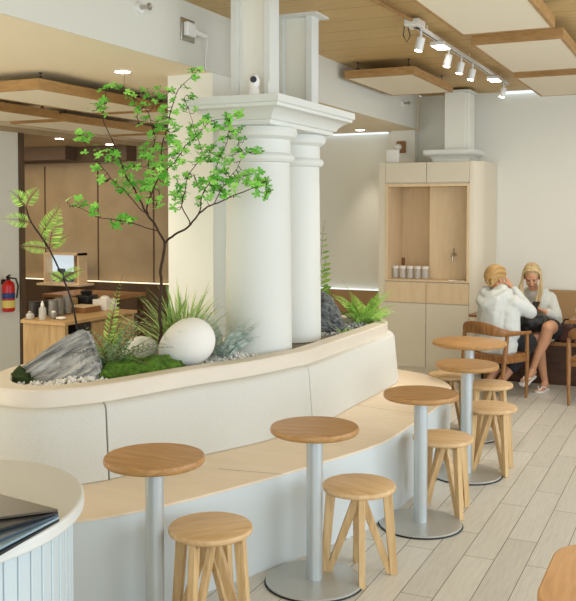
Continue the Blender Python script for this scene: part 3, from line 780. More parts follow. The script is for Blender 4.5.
MB().tube([(-1.24, 7.9, .60), (-1.20, 7.89, .67), (-1.13, 7.88, .67), (-1.09, 7.86, .61), (-1.06, 7.85, .59), (-1.045, 7.84, .53)], .009, 8).build('bag_strap', M['bagblack'], t)

# ------------------------------------------------------------------ hanging ceiling panels
def hang_panel(x0, x1, y0, y1, zb, zc, label, grp):
    th = .07
    t = thing('ceiling_panel', ((x0+x1)/2, (y0+y1)/2, zb), label, 'ceiling panel', grp)
    m = MB(); w = .022
    m.box(x0, x1, y0, y0+w, zb, zb+th).box(x0, x1, y1-w, y1, zb, zb+th).box(x0, x0+w, y0+w, y1-w, zb, zb+th).box(x1-w, x1, y0+w, y1-w, zb, zb+th)
    m.build('wood_frame', M['frame'], t)
    MB().box(x0+w, x1-w, y0+w, y1-w, zb+.002, zb+.05).build('panel_board', M['panel'], t)
    m = MB()
    for x in (x0+.08, x1-.08):
        for y in (y0+.1, y1-.1):
            m = MB(); m.tube([(x, y, zb+.05), (x, y, zc)], .003, 6)
            ring = [(x+.014*math.cos(a), y, zb+th+.018+.014*math.sin(a)) for a in [2*PI*k/12 for k in range(13)]]
            m.tube(ring, .004, 6); m.lathe([(.012, -.006), (.012, 0)], (x, y, zc), 12)
            m.build('hanger', M['black'], t)
g = 'suspended wood-edged ceiling panels'
hang_panel(-1.43, -.85, 3.85, 5.02, 2.90, CZ, 'nearest suspended ceiling panel, cut by the top edge at right', g)
hang_panel(-1.45, -.85, 5.34, 6.57, 2.90, CZ, 'suspended ceiling panel at right with wood edge, second from the front', g)
hang_panel(-1.48, -.85, 6.84, 8.07, 2.90, CZ, 'rearmost suspended panel at right, nearest the back wall', g)
hang_panel(-2.79, -2.18, 6.15, 7.29, 2.90, CZ, 'suspended ceiling panel beside the soffit, left of the track lights', g)
g = 'suspended panels under the left soffit'
hang_panel(-4.37, -3.78, 3.51, 4.70, 2.53, SZ, 'large wood-edged panel under the soffit nearest the tree top', g)
hang_panel(-4.37, -3.78, 4.78, 5.97, 2.53, SZ, 'wood-edged soffit panel partly behind the tree leaves', g)
hang_panel(-5.5, -4.88, 3.58, 4.76, 2.53, SZ, 'wood-edged soffit panel cut by the left edge of the frame', g)
hang_panel(-5.55, -4.95, 4.90, 6.10, 2.53, SZ, 'brightly lit wood-edged soffit panel above the dark doorway', g)
hang_panel(-5.55, -4.95, 6.24, 7.4, 2.53, SZ, 'rearmost soffit panel above the back room', g)

# ------------------------------------------------------------------ track lights
t = thing('light_track', (-1.74, 6.2, 2.98), 'black-slotted white ceiling light track running toward the back wall', 'light track')
MB().box(-1.755, -1.72, 4.95, 7.7, 2.985, 3.01).build('rail', M['whiteplastic'], t)
MB().box(-1.742, -1.733, 4.95, 7.7, 2.983, 2.9855).build('slot', M['black'], t)
MB().box(-1.79, -1.69, 4.88, 5.02, 2.985, 3.03).build('feed_box', M['whiteplastic'], t, bevel=.006)
m = MB()
for y in (5.2, 6.3, 7.4): m.tube([(-1.737, y, 3.01), (-1.737, y, CZ)], .004, 6)
m.build('rod', M['whiteplastic'], t)
tag(MB().tube([(-1.74, 4.88, 3.02), (-1.78, 4.3, 3.025), (-1.80, 3.4, 3.025)], .014, 10).build('conduit_pipe', M['frame']), 'brown conduit pipe running along the wood ceiling to the track', 'pipe')
tag(MB().tube([(-1.80, 4.92, 2.99), (-1.81, 4.93, 2.93), (-1.79, 4.94, 2.885), (-1.77, 4.95, 2.93), (-1.78, 4.93, 2.985)], .004, 6).build('cable_loop', M['black']), 'small black cable loop hanging at the track feed box', 'cable')
sp = [(5.07, 'first'), (5.72, 'second'), (6.06, 'third'), (6.40, 'fourth'), (7.52, 'last')]
for y, nm in sp:
    t = thing('spotlight', (-1.737, y, 2.985), 'white cylinder track spotlight, '+nm+' along the track from the front', 'spotlight', 'cylinder spotlights on the track')
    d = V((.10-.28, -.12, -1)).normalized(); a = V((-1.737, y, 2.93))
    MB().tube([(-1.737, y, 2.985), a], .008, 8).build('stem', M['whiteplastic'], t)
    MB().tube([a+d*-.005, a+d*.085], .028, 20).build('lamp_tube', M['whiteplastic'], t)
    MB().tube([a+d*.086, a+d*.088], .023, 20).build('lamp_lens', M['lamp'], t)
for y, nm in ((5.52, 'nearer'), (7.15, 'farther')):
    t = thing('flood_light', (-1.737, y, 2.985), nm+' glowing square flood light on the ceiling track', 'flood light')
    MB().box(-1.79, -1.685, y-.09, y+.09, 2.955, 2.984).build('housing', M['whiteplastic'], t, bevel=.004)
    MB().box(-1.78, -1.695, y-.08, y+.08, 2.951, 2.9555).build('diffuser', M['lamp'], t)

# downlights
for (x, y, z, lb) in [(-3.355, 3.863, SZ, 'round recessed downlight above the tree'), (-6.74, 7.213, 2.6, 'small bright downlight in the brown back room'), (-6.76, 8.1, 2.6, 'back room downlight seen through the leaves'), (-3.43, 8.1, SZ, 'recessed downlight near the cabinet at the soffit end')]:
    t = thing('downlight', (x, y, z), lb, 'downlight')
    MB().lathe([(.05, z-.004), (.06, z-.002), (.06, z)], (x, y, 0), 28).build('trim_ring', M['whiteplastic'], t)
    MB().lathe([(.044, z-.007), (.046, z-.004)], (x, y, 0), 28).build('lamp_lens', M['lamp'], t)
# sprinklers and junction box on the soffit face
for y, z, lb in ((3.43, 2.905, 'chrome sprinkler head on the soffit face near the top left'), (7.83, 2.89, 'small sprinkler head on the soffit face near the cabinet')):
    t = thing('sprinkler', (-2.86, y, z), lb, 'sprinkler')
    MB().tube([(-2.86, y, z), (-2.84, y, z)], .032, 20).build('escutcheon', M['whiteplastic'], t)
    m = MB(); m.tube([(-2.84, y, z), (-2.79, y, z)], .012, 10).tube([(-2.79, y, z), (-2.785, y, z)], .022, 12)
    m.tube([(-2.80, y-.016, z), (-2.77, y-.012, z), (-2.76, y, z)], .004, 6).tube([(-2.80, y+.016, z), (-2.77, y+.012, z), (-2.76, y, z)], .004, 6)
    m.build('nozzle', M['chrome'], t)
t = thing('junction_box', (-2.85, 3.88, 2.87), 'metal junction box with white plug on the soffit face', 'junction box')
MB().box(-2.862, -2.846, 3.82, 3.96, 2.80, 2.94).build('back_plate', M['chrome'], t, bevel=.003)
MB().box(-2.846, -2.815, 3.84, 3.93, 2.83, 2.915).build('socket_block', M['whiteplastic'], t, bevel=.006)
m = MB(); m.tube([(-2.82, 3.93, 2.865), (-2.815, 4.03, 2.862)], .019, 12).tube([(-2.815, 4.03, 2.862), (-2.82, 4.06, 2.84), (-2.85, 4.08, 2.70), (-2.852, 4.09, 2.66)], .004, 6)
m.build('plug_and_cord', M['whiteplastic'], t)

# ------------------------------------------------------------------ fire extinguisher
ex, ey = -6.57, 5.70
t = thing('fire_extinguisher', (ex, ey, .66), 'red fire extinguisher hanging on the white left wall', 'extinguisher')
MB().lathe([(.05, .655), (.06, .665), (.062, .69), (.062, .93), (.054, .965), (.03, .985), (.022, .995)], (ex, ey, 0), 28).build('cylinder', M['red'], t, smooth=40)
MB().lathe([(.018, .995), (.02, 1.02), (.012, 1.035)], (ex, ey, 0), 16).beam((ex-.02, ey, 1.03), (ex+.05, ey-.03, 1.055), .02, .01).beam((ex-.02, ey, 1.02), (ex+.055, ey-.03, 1.02), .016, .008).build('valve_handle', M['rubber'], t)
MB().tube([(ex+.01, ey+.01, 1.02), (ex+.06, ey+.04, 1.01), (ex+.075, ey+.055, .93), (ex+.06, ey+.05, .80)], .009, 8).build('hose', M['rubber'], t)
MB().lathe([(.0635, .80), (.0635, .86)], (ex, ey, 0), 28).build('blue_label', M['bluelabel'], t)
MB().lathe([(.0635, .70), (.0635, .78)], (ex, ey, 0), 28).build('yellow_label', M['yellowlabel'], t)
MB().box(-6.65, -6.62, ey-.02, ey+.02, .95, 1.0).build('wall_bracket', M['rubber'], t)

# ------------------------------------------------------------------ back-room counter and window
M['cabshade'] = wood('shaded cabinet wood', (168, 134, 90), (196, 164, 116), (8, 8, 1), .5)  # cabinet wood with its shade put into a darker colour
t = thing('low_cabinet', (-4.42, 4.7, 0), 'light wood service cabinet with drawers behind the planter', 'cabinet')
m = MB(); m.box(-4.63, -4.24, 4.21, 4.245, 0, .875).box(-4.63, -4.60, 4.245, 5.02, 0, .875).box(-4.60, -4.25, 4.99, 5.02, 0, .875).box(-4.60, -4.25, 4.245, 4.99, 0, .08)
m.box(-4.60, -4.26, 4.50, 4.99, .08, .87)
m.build('carcass', M['cabshade'], t)
MB().prism([(-4.225, 4.195), (-4.225, 5.03), (-4.82, 5.03), (-4.82, 4.5), (-4.64, 4.195)], .875, .90).build('worktop', wood('worktop oak', (184, 146, 96), (204, 168, 118), (14, 1.4, 14)), t, bevel=.003)
MB().box(-4.59, -4.245, 4.36, 4.49, .08, .87).build('bay_shade_block', M['rubber'], t)  # solid black block; the opening's inner shade is put into its colour
for i in range(3):
    f = MB().box(-4.26, -4.242, 4.51, 4.985, .10+.255*i, .345+.255*i).build('drawer', M['cabshade'], t, bevel=.003)
    MB().box(-4.242, -4.234, 4.69, 4.81, .30+.255*i, .31+.255*i).build('drawer_pull', M['darkbrown'], f)
cups = [(-4.67, 4.36, .12, 'cupdark'), (-4.655, 4.433, .115, 'cupdark'), (-4.55, 4.43, .13, 'cupgrey'), (-4.56, 4.51, .135, 'cupgrey'), (-4.56, 4.60, .15, 'cupgrey'), (-4.63, 4.50, .12, 'cupdark'), (-4.64, 4.6, .13, 'cupdark')]
for i, (x, y, h, mt) in enumerate(cups):
    t = thing('cup_stack', (x, y, .90), ['dark cup stack at the left of the service cabinet', 'dark cup stack just behind the bottle', 'grey cup stack in the middle front', 'ribbed grey cup stack right of the middle', 'tallest grey cup stack at the right end', 'dark cup stack hidden behind the grey ones', 'rear dark cup stack nearest the boxes'][i], 'cups', 'upright cup stacks on the service cabinet')
    pr = [(.026, .9)]
    k = 7
    for j in range(k):
        z = .9+h*(j+.5)/k; pr += [(.031, z), (.034, z+.003), (.034, z+.006), (.031, z+.007)]
    pr.append((.033, .9+h+.004))
    MB().lathe(pr, (x, y, 0), 20).build('cups', M[mt], t)
t = thing('squeeze_bottle', (-4.50, 4.27, .90), 'clear bottle with white nozzle on the service cabinet front', 'bottle')
MB().lathe([(.024, .9), (.026, .91), (.026, .985), (.012, 1.005)], (-4.5, 4.27, 0), 20).build('bottle_body', M['glassy'], t)
MB().lathe([(.012, 1.005), (.012, 1.02), (.004, 1.045)], (-4.5, 4.27, 0), 12).build('nozzle', M['paper'], t)
t = thing('glass_jar', (-4.58, 4.25, .90), 'small round clear jar at the left cabinet corner', 'jar')
MB().lathe([(.02, .9), (.03, .915), (.03, .935), (.018, .95)], (-4.6, 4.25, 0), 20).build('jar_body', M['glassy'], t)
MB().ell((-4.6, 4.25, .956), (.016, .016, .012)).build('lid', M['chrome'], t)
t = thing('glass_jar', (-4.43, 4.29, .90), 'small grey jar right of the clear bottle', 'jar')
MB().lathe([(.02, .9), (.026, .91), (.026, .94), (.018, .95)], (-4.45, 4.33, 0), 20).build('jar_body', M['cupgrey'], t)
MB().ell((-4.45, 4.33, .955), (.016, .016, .01)).build('lid', M['paper'], t)
tag(MB().ell((-4.37, 4.32, .912), (.045, .03, .012)).build('folded_napkin', M['paper']), 'small white folded napkin on the cabinet edge', 'napkin')
t = thing('wooden_box', (-4.55, 4.86, .90), 'flat brown wooden box on the service cabinet', 'box')
MB().box(-4.66, -4.46, 4.68, 4.87, .90, .945).build('box_body', M['carton'], t, bevel=.004)
MB().box(-4.66, -4.46, 4.68, 4.87, .945, .95).build('box_lid', M['cabwood'], t, bevel=.002)
tag(MB().prism(rrect(-4.80, -4.68, 4.66, 4.87, .02), .951-.051, 1.0).build('storage_tin', M['ochre'], bevel=.006), 'tan box standing behind the flat brown box', 'box')
t = thing('tissue_box', (-4.5, 5.07, .90), 'white paper box at the far end of the service cabinet', 'box')
MB().box(-4.56, -4.42, 4.89, 5.02, .90, .99).build('box_body', M['paper'], t, bevel=.004)
MB().ell((-4.49, 4.955, .995), (.04, .04, .025)).build('tissue', M['paper'], t)
t = thing('coffee_grinder', (-4.7, 5.1, .90), 'black appliance behind the white paper box', 'appliance')
MB().box(-4.74, -4.61, 4.89, 5.02, .90, 1.02).build('appliance_body', M['black'], t, bevel=.01)
MB().lathe([(.04, 1.02), (.05, 1.05), (.03, 1.06)], (-4.675, 4.955, 0), 20).build('hopper', M['black'], t)
# dark furniture in the far room
for x, y, lb in ((-6.5, 7.5, 'dark wooden table in the back room behind the service cabinet'),):
    t = thing('back_room_table', (x, y, 0), lb, 'table')
    MB().box(x-.5, x+.5, y-.3, y+.3, .70, .74).build('tabletop', M['walnut'], t, bevel=.005)
    for sx in (-1, 1):
        for sy in (-1, 1): MB().beam((x+sx*.45, y+sy*.25, 0), (x+sx*.45, y+sy*.25, .70), .05, .05, side=(1, 0, 0)).build('leg', M['bench_dark'], t)
# pass-through window
t = thing('pass_through', (-7.6, 8.25, .735), 'small wood-framed serving window with shelf showing a grey street view', 'window')
MB().box(-7.88, -7.33, 8.2, 8.355, 1.14, 1.17).box(-7.91, -7.88, 8.2, 8.355, .75, 1.17).box(-7.36, -7.33, 8.2, 8.355, .75, 1.17).build('window_frame', M['cabwood'], t)
MB().box(-7.92, -7.22, 8.08, 8.355, .735, .765).build('shelf', M['cabwood'], t, bevel=.004)
MB().box(-7.88, -7.50, 8.33, 8.35, .765, 1.14).build('window_pane', M['sky'], t)
MB().box(-7.50, -7.36, 8.3, 8.35, .765, 1.14).build('side_board', M['brown'], t)
m = MB(); m.box(-7.86, -7.76, 8.30, 8.329, .77, .90).box(-7.77, -7.66, 8.29, 8.329, .77, .95).box(-7.65, -7.52, 8.30, 8.329, .77, .91)
m.build('street_silhouette', mat('street grey', (80, 90, 96), .6), t, bevel=.01)

# ------------------------------------------------------------------ planter contents
BZ = .855
# slate rock
def rock_mat(name, c1, c2, rx):
    m = bpy.data.materials.new(name); m.use_nodes = True; nt = m.node_tree; b = nt.nodes['Principled BSDF']; L = nt.links.new
    b.inputs['Roughness'].default_value = .85
    tc = nt.nodes.new('ShaderNodeTexCoord'); mp = nt.nodes.new('ShaderNodeMapping'); mp.inputs['Rotation'].default_value = rx; mp.inputs['Scale'].default_value = (4, 26, 26)
    n = nt.nodes.new('ShaderNodeTexNoise'); n.inputs['Scale'].default_value = 1.3; n.inputs['Detail'].default_value = 10; n.inputs['Distortion'].default_value = 1.2
    r = nt.nodes.new('ShaderNodeValToRGB'); r.color_ramp.elements[0].position = .32; r.color_ramp.elements[1].position = .68
    r.color_ramp.elements[0].color = s2l(c1); r.color_ramp.elements[1].color = s2l(c2)
    L(tc.outputs['Object'], mp.inputs['Vector']); L(mp.outputs['Vector'], n.inputs['Vector']); L(n.outputs['Fac'], r.inputs['Fac']); L(r.outputs['Color'], b.inputs['Base Color'])
    bp = nt.nodes.new('ShaderNodeBump'); bp.inputs['Strength'].default_value = .9; bp.inputs['Distance'].default_value = .02
    L(n.outputs['Fac'], bp.inputs['Height']); L(bp.outputs['Normal'], b.inputs['Normal'])
    return m
def rock(name, c, axis, size, label, amp=.05, seed=0, mt=None):
    """axis: long direction; size (length, thickness, height) radii"""
    bm = bmesh.new(); bmesh.ops.create_icosphere(bm, subdivisions=6, radius=1)
    ax = V(axis).normalized(); sd = ax.cross(V((0, 0, 1))).normalized(); up = sd.cross(ax)
    for v in bm.verts:
        p = v.co.copy()
        # squarer than a sphere
        q = V([math.copysign(abs(x)**.72, x) for x in p])
        lp = V((q.x*size[0], q.y*size[1], q.z*size[2]))
        st = noise.fractal(V((lp.x*5+seed, lp.y*30, lp.z*30)), 1, 2, 4)
        bg = noise.fractal(V((lp.x*7, lp.y*9+seed, lp.z*9)), 1, 2, 3)
        ter = math.floor((lp.z+bg*.05)*28)/28-lp.z
        lp += lp.normalized()*(st*amp*.35+bg*amp*1.1) + V((0, 0, ter*.35))
        v.co = ax*lp.x+sd*lp.y+up*lp.z
    me = bpy.data.meshes.new(name); bm.to_mesh(me); bm.free()
    me.materials.append(mt)
    for pl in me.polygons: pl.use_smooth = True
    me.set_sharp_from_angle(angle=math.radians(28))
    o = bpy.data.objects.new(name, me); col.objects.link(o); o.location = c
    return tag(o, label, 'rock')
CR, CF = V((.877, .481, 0)), V((-.481, .877, 0))      # photo-right and photo-depth directions on the floor
SLM = rock_mat('slate', (112, 112, 108), (196, 194, 186), (0, 0, 0))
for nd in SLM.node_tree.nodes:
    if nd.type == 'TEX_NOISE': nd.inputs['Distortion'].default_value = .35
    if nd.type == 'BUMP': nd.inputs['Strength'].default_value = .55
def slate(c, label, tilt=math.radians(33)):
    """wedge-shaped slab rock: low tip at the left, tall blunt right end, strata running up the slope"""
    bm = bmesh.new(); bmesh.ops.create_icosphere(bm, subdivisions=6, radius=1)
    prof = [(-.37, -.03), (-.34, .01), (-.26, .055), (-.16, .115), (-.07, .175), (.01, .225), (.07, .25), (.12, .245), (.155, .20), (.185, .13), (.20, .06), (.19, -.03)]
    rot = Matrix.Rotation(math.atan2(CR.y, CR.x), 3, 'Z') @ Matrix.Rotation(-tilt, 3, 'Y'); ri = rot.inverted()
    for v in bm.verts:
        p = v.co; q = V([math.copysign(abs(x)**.6, x) for x in p]); x = max(-1, min(1, q.x/.95))*.285-.085
        h = 0
        for (xa, za), (xb, zb) in zip(prof, prof[1:]):
            if xa <= x <= xb: h = za+(zb-za)*(x-xa)/(xb-xa)
        z = -.03+(h+.03)*max(0, min(1, (q.z+.85)/1.7)); w = .105*(.4+.6*min(1, (x+.37)/.25))*(1-.45*max(0, z)/.26)
        y = q.y*w
        l = ri @ (CR*x+CF*y+V((0, 0, z)))
        st = noise.fractal(V((l.x*3, l.y*16, l.z*40)), 1, 2, 4)
        bg = noise.noise(V((l.x*5+3, l.y*8, l.z*9)))
        zz = l.z+bg*.02+l.y*.5; ter = (math.floor(zz*32)/32-zz)
        n = (ri @ (CR*p.x*.3+CF*p.y+V((0, 0, p.z)))).normalized()
        v.co = l+n*(st*.009+bg*.022+ter*.55)
    me = bpy.data.meshes.new('slate_rock'); bm.to_mesh(me); bm.free(); me.materials.append(SLM)
    for pl in me.polygons: pl.use_smooth = True
    me.set_sharp_from_angle(angle=math.radians(22))
    o = bpy.data.objects.new('slate_rock', me); col.objects.link(o); o.location = c; o.rotation_euler = rot.to_euler()
    return tag(o, label, 'rock')
slate((-2.945, 2.925, .862), 'large jagged grey slate rock leaning in the left end of the planter')
rock('dark_rock', (-2.40, 5.02, .93), V((.5, .3, -.45)), (.15, .09, .085), 'dark grey rock behind the columns at the far end of the planter', amp=.05, seed=9, mt=rock_mat('dark slate', (62, 66, 66), (132, 136, 134), (0, .5, .5)))
rock('dark_rock', (-2.47, 5.02, 1.03), V((-.2, .3, .9)), (.10, .07, .06), 'upper dark grey rock close against the far column', amp=.04, seed=5, mt=bpy.data.materials['dark slate'])
# egg stone and ribbed stone
def egg(c, r, tilt, n=48, m=32, ribs=False):
    mb = MB(); vs = []
    for i in range(m+1):
        tt = PI*i/m; z = -math.cos(tt); rr = math.sin(tt)*(1-.13*z)
        for k in range(n):
            a = 2*PI*k/n; q = rr*(1+(.025*math.cos(16*a) if ribs else 0))
            vs.append(V((q*math.cos(a)*r[0], q*math.sin(a)*r[1], z*r[2])))
    fs = [(i*n+k, i*n+(k+1) % n, (i+1)*n+(k+1) % n, (i+1)*n+k) for i in range(m) for k in range(n)]
    Rt = tilt
    mb.add([V(c)+Rt @ v for v in vs], fs); return mb
tag(egg((-2.56, 3.47, .995), (.134, .130, .168), Matrix.Rotation(math.radians(-118), 3, CF)).build('egg_stone', M['stone'], smooth=80), 'big smooth white egg-shaped stone on the planter gravel', 'egg stone')
tag(egg((-2.86, 3.43, .94), (.078, .072, .105), Matrix.Rotation(math.radians(70), 3, CF), ribs=True).build('ribbed_stone', M['stone'], smooth=80), 'smaller ribbed white stone left of the big white egg', 'ribbed stone')
# gravel
def inside(p, poly):
    c = False; n = len(poly)
    for i in range(n):
        a, b = poly[i], poly[i-1]
        if (a.y > p.y) != (b.y > p.y) and p.x < (b.x-a.x)*(p.y-a.y)/(b.y-a.y)+a.x: c = not c
    return c
inpoly = offset(cap_o, -.125)
def gravel(name, areas, m_, label, rad=(.008, .015)):
    mb = MB()
    for cx, cy, rx, ry, n, hz in areas:
        k = 0
        while k < n:
            a, b = R.uniform(-1, 1), R.uniform(-1, 1)
            if a*a+b*b > 1: k += 1; continue
            p = V((cx+a*rx, cy+b*ry)); k += 1
            if not inside(p, inpoly): continue
            r = R.uniform(*rad); z = BZ+.004+hz*(1-a*a-b*b)*R.random()
            rt = Euler((R.random()*6, R.random()*6, R.random()*6)).to_matrix()
            mb.ell((p.x, p.y, z), (r, r*R.uniform(.7, 1), r*R.uniform(.5, .8)), 6, 4, rt)
    return tag(mb.build(name, m_, smooth=25), label, 'gravel', kind='stuff')
gravel('white_gravel', [(-2.78, 2.86, .17, .2, 700, .035), (-2.45, 3.78, .16, .36, 1100, .03), (-3.0, 2.75, .2, .12, 200, .01), (-2.95, 3.4, .25, .5, 500, .0)], M['pebble'], 'white gravel covering the planter around the rocks and egg')
gravel('grey_gravel', [(-2.32, 5.25, .2, .3, 700, .03), (-2.5, 5.0, .2, .3, 300, .01)], M['gpebble'], 'grey gravel at the far end of the planter')
# moss
def mound(name, c, r, m_, label, ang=0, amp=.02, seed=0):
    bm = bmesh.new(); bmesh.ops.create_icosphere(bm, subdivisions=5, radius=1)
    rt = Matrix.Rotation(ang, 3, 'Z')
    for v in bm.verts:
        p = v.co; q = V((p.x*r[0], p.y*r[1], max(-.1, p.z)*r[2]))
        d = noise.fractal(V((q.x*14+seed, q.y*14, q.z*14)), 1, 2, 4)*amp + noise.noise(V((q.x*80, q.y*80+seed, q.z*80)))*amp*.25
        v.co = rt @ (q+p.normalized()*d)
    me = bpy.data.meshes.new(name); bm.to_mesh(me); bm.free(); me.materials.append(m_)
    for pl in me.polygons: pl.use_smooth = True
    o = bpy.data.objects.new(name, me); col.objects.link(o); o.location = c
    return tag(o, label, 'moss')
mound('moss_mound', (-2.66, 3.19, BZ), (.27, .11, .105), M['moss'], 'bright green moss mound in front of the white egg', math.radians(62), .03, 2)
mound('moss_mound', (-3.08, 2.77, BZ), (.07, .07, .07), M['mossd'], 'dark moss clump at the left tip of the planter', 0, .03, 6)

# foliage helpers -------------------------------------------------
def leaf_quad(mb, p, d, n, ln, w):
    d = d.normalized(); s = d.cross(n)
    if s.length < 1e-4: s = d.orthogonal()
    s = s.normalized(); u = s.cross(d)
    mb.add([p, p+d*ln*.45+s*w*.42+u*ln*.04, p+d*ln*.8+s*w*.4, p+d*ln, p+d*ln*.8-s*w*.4, p+d*ln*.45-s*w*.42+u*ln*.04], [(0, 1, 2, 3), (0, 3, 4, 5)])
def frond(mb, base, az, lean, length, droop, width, npin=16, pin_w=.3, up0=None, sub=False, stemb=None, roll=None):
    """fern frond: rachis arcs outward; returns rachis points"""
    pts = []; p = V(base); h = V((math.cos(az), math.sin(az), 0)); a = lean
    n = 14
    for i in range(n+1):
        pts.append(p.copy()); d = h*math.sin(a)+V((0, 0, 1))*math.cos(a); p = p+d*length/n; a += droop/n
    if stemb is not None: stemb.tube(pts, [.0028*(1-.7*i/n) for i in range(n+1)], 5)
    sd = h.cross(V((0, 0, 1))).normalized()
    rl = R.uniform(-.9, .9) if roll is None else roll
    for k in range(npin):
        t = .12+.86*k/(npin-1); f = t*n; i = min(int(f), n-1); q = pts[i].lerp(pts[i+1], f-i); d = (pts[i+1]-pts[i]).normalized(); sd = Matrix.Rotation(rl, 3, d) @ h.cross(V((0, 0, 1))).normalized()
        w = width*math.sin(PI*min(1, (t*.9+.12)))**.8*(1.15-t*.6)
        for s in (-1, 1):
            dr = (sd*s+d*.45+V((0, 0, R.uniform(-.25, .05)))).normalized(); nn = sd.cross(d)
            if sub:
                m_ = max(3, int(w/.010))
                for j in range(m_):
                    u = (j+.5)/m_; qq = q+dr*w*u
                    for s2 in (-1, 1): leaf_quad(mb, qq, (d*s2*1.0+dr*.6), nn, w*.30*(1-.7*u)+.003, (w*.30*(1-.7*u)+.003)*.55)
            else:
                leaf_quad(mb, q, dr, nn, w, w*pin_w)
    return pts
# bright upright fern stalk beside the rock + dusty fern
def fern(name, base, specs, leafm, stemm, label, cat='fern', sub=False, pin_w=.28, npin=16):
    t = thing(name, base, label, cat); lb = MB(); sb = MB()
    for az, lean, ln, dr, w in specs: frond(lb, V(base)+V((R.uniform(-.01, .01), R.uniform(-.01, .01), 0)), az, lean, ln, dr, w, npin=npin, pin_w=pin_w, sub=sub, stemb=sb)
    lb.build('fronds', leafm, t, smooth=0); sb.build('stalks', stemm, t); return t
azr = math.atan2(CR.y, CR.x)
fern('fern', (-2.92, 3.20, BZ), [(azr+.3, .06, .54, .25, .075), (azr-.6, .2, .38, .6, .06), (azr+.1, .3, .36, .5, .06), (azr+2.9, .3, .26, .9, .05), (azr-.5, .35, .22, .9, .05), (azr+2.2, .5, .2, .8, .05)], M['fern'], M['stem'], 'upright light green fern just right of the slate rock', npin=22, pin_w=.2)
sp_ = [(azr+a, .45+.3*R.random(), R.uniform(.27, .42), R.uniform(.7, 1.6), R.uniform(.05, .08)) for a in (-2.6, -2.1, -1.6, -1.1, -.6, -.2, .2, .8, 1.6, 2.6, -1.3, .4)]+[(azr+a, R.uniform(.05, .5), R.uniform(.30, .42), .7, .07) for a in (-.5, -.1, .2, .5, -1, 2.8)]+[(azr+a, 1.0, .24, .9, .06) for a in (-2.2, -1.8, -1.3, -.9, -.5)]
fern('dusty_fern', (-2.81, 3.13, BZ), sp_, M['ferndark'], M['redstem'], 'dusty grey-green fern spilling over the moss beside the slate rock', pin_w=.3, npin=13)
sp_ = [(azr+a, .25+.5*R.random(), R.uniform(.28, .44), R.uniform(.3, .9), R.uniform(.040, .055)) for a in (-2.8, -2.0, -1.4, -.9, -.5, -.2, .0, .3, .7, 1.4, 2.2, 2.9, -.1, .15)]
fern('silver_fern', (-2.50, 3.74, BZ), sp_, M['bluefern'], M['bluefern'], 'silvery blue-grey fern between the white egg and the column', pin_w=.5, npin=22)
sp_ = [(azr+a*.30, .2+.8*R.random(), R.uniform(.28, .44), R.uniform(.4, 1.1), R.uniform(.05, .065)) for a in range(24)]
fern('boston_fern', (-2.31, 5.42, BZ), sp_, M['fern'], M['fern'], 'bushy bright fern at the far right end of the planter', pin_w=.26, npin=26)
sp_ = [(azr+a, l, ln, .12, .15) for a, ln, l in ((.1, .82, .0), (-.1, .55, .05), (.3, .30, .35))]
fern('tall_fern', (-2.55, 5.12, BZ), sp_, M['fern'], M['stem'], 'tall light fern fronds rising just right of the far column', pin_w=.22, npin=16)
fern('small_fern', (-2.24, 4.88, BZ), [(azr+a, .6, .12, .9, .025) for a in (-2.2, -1.2, -.2, 1, 2.2)], M['fern'], M['fern'], 'small low fern at the foot of the dark rock', npin=10)
# grass clump
t = thing('grass_clump', (-2.72, 3.62, BZ), 'tall arching grass clump behind the white egg', 'grass')
mb = MB()
for k in range(260):
    az = R.uniform(0, 2*PI); ln = R.uniform(.26, .56); a = R.uniform(.05, .85); dr = R.uniform(.3, 1.2); w = R.uniform(.005, .010)
    p = V((-2.73, 3.63, BZ))+V((R.uniform(-.05, .05), R.uniform(-.05, .05), 0)); h = V((math.cos(az), math.sin(az), 0)); s = V((-h.y, h.x, 0)); vs = []; n = 7
    for i in range(n+1):
        ww = w*(1-(i/n)**2)+.0004; vs += [p-s*ww, p+s*ww]; p = p+(h*math.sin(a)+V((0, 0, 1))*math.cos(a))*ln/n; a += dr/n
    mb.add(vs, [(2*i, 2*i+1, 2*i+3, 2*i+2) for i in range(n)])
mb.build('blades', M['grass'], t, smooth=0)
# tall leaning black-stemmed fern tree at left
t = thing('tree_fern', (-2.98, 3.08, BZ), 'thin leaning black stem topped with light fern fronds at left', 'fern')
base = V((-2.98, 3.12, BZ)); PXM = .0053
def LP(o, dx, dz, b=0): return V(o)+CR*dx*PXM+CF*b+V((0, 0, dz*PXM))
st = [base, LP(base, -10, 45, .02), LP(base, -18, 80, .03), LP(base, -40, 128, .05), LP(base, -58, 155, .05), LP(base, -64, 172, .05)]
MB().tube(catmull(st, 4, closed=False), [.006]*8+[.005]*8+[.004]*4+[.003], 7).build('stem', M['stem'], t)
lb = MB(); sb = MB(); top = st[4]
AL = azr+PI
for (o, az, lean, ln, dr, w, rl) in [(st[5], AL, .55, .13, .5, .06, 1.2), (st[4], AL, 1.25, .17, .4, .055, 1.3), (st[5], azr, .35, .14, .6, .05, -1.2), (st[3], azr, .12, .27, .25, .08, 1.3), (st[3].lerp(st[4], .5), azr, .5, .20, .2, .06, 1.2),
                            (st[3], AL, 1.35, .17, .3, .05, 1.2), (st[2].lerp(st[3], .35), azr, .9, .14, .6, .045, 1.2), (st[2].lerp(st[3], .3), AL, .8, .10, .6, .04, 1.2), (st[3], azr, .75, .14, .5, .05, 1.0)]:
    frond(lb, o, az, lean, ln, dr, w, npin=15, pin_w=.17, stemb=sb, roll=rl)
lb.build('fronds', M['fern'], t, smooth=0); sb.build('stalks', M['redstem'], t)

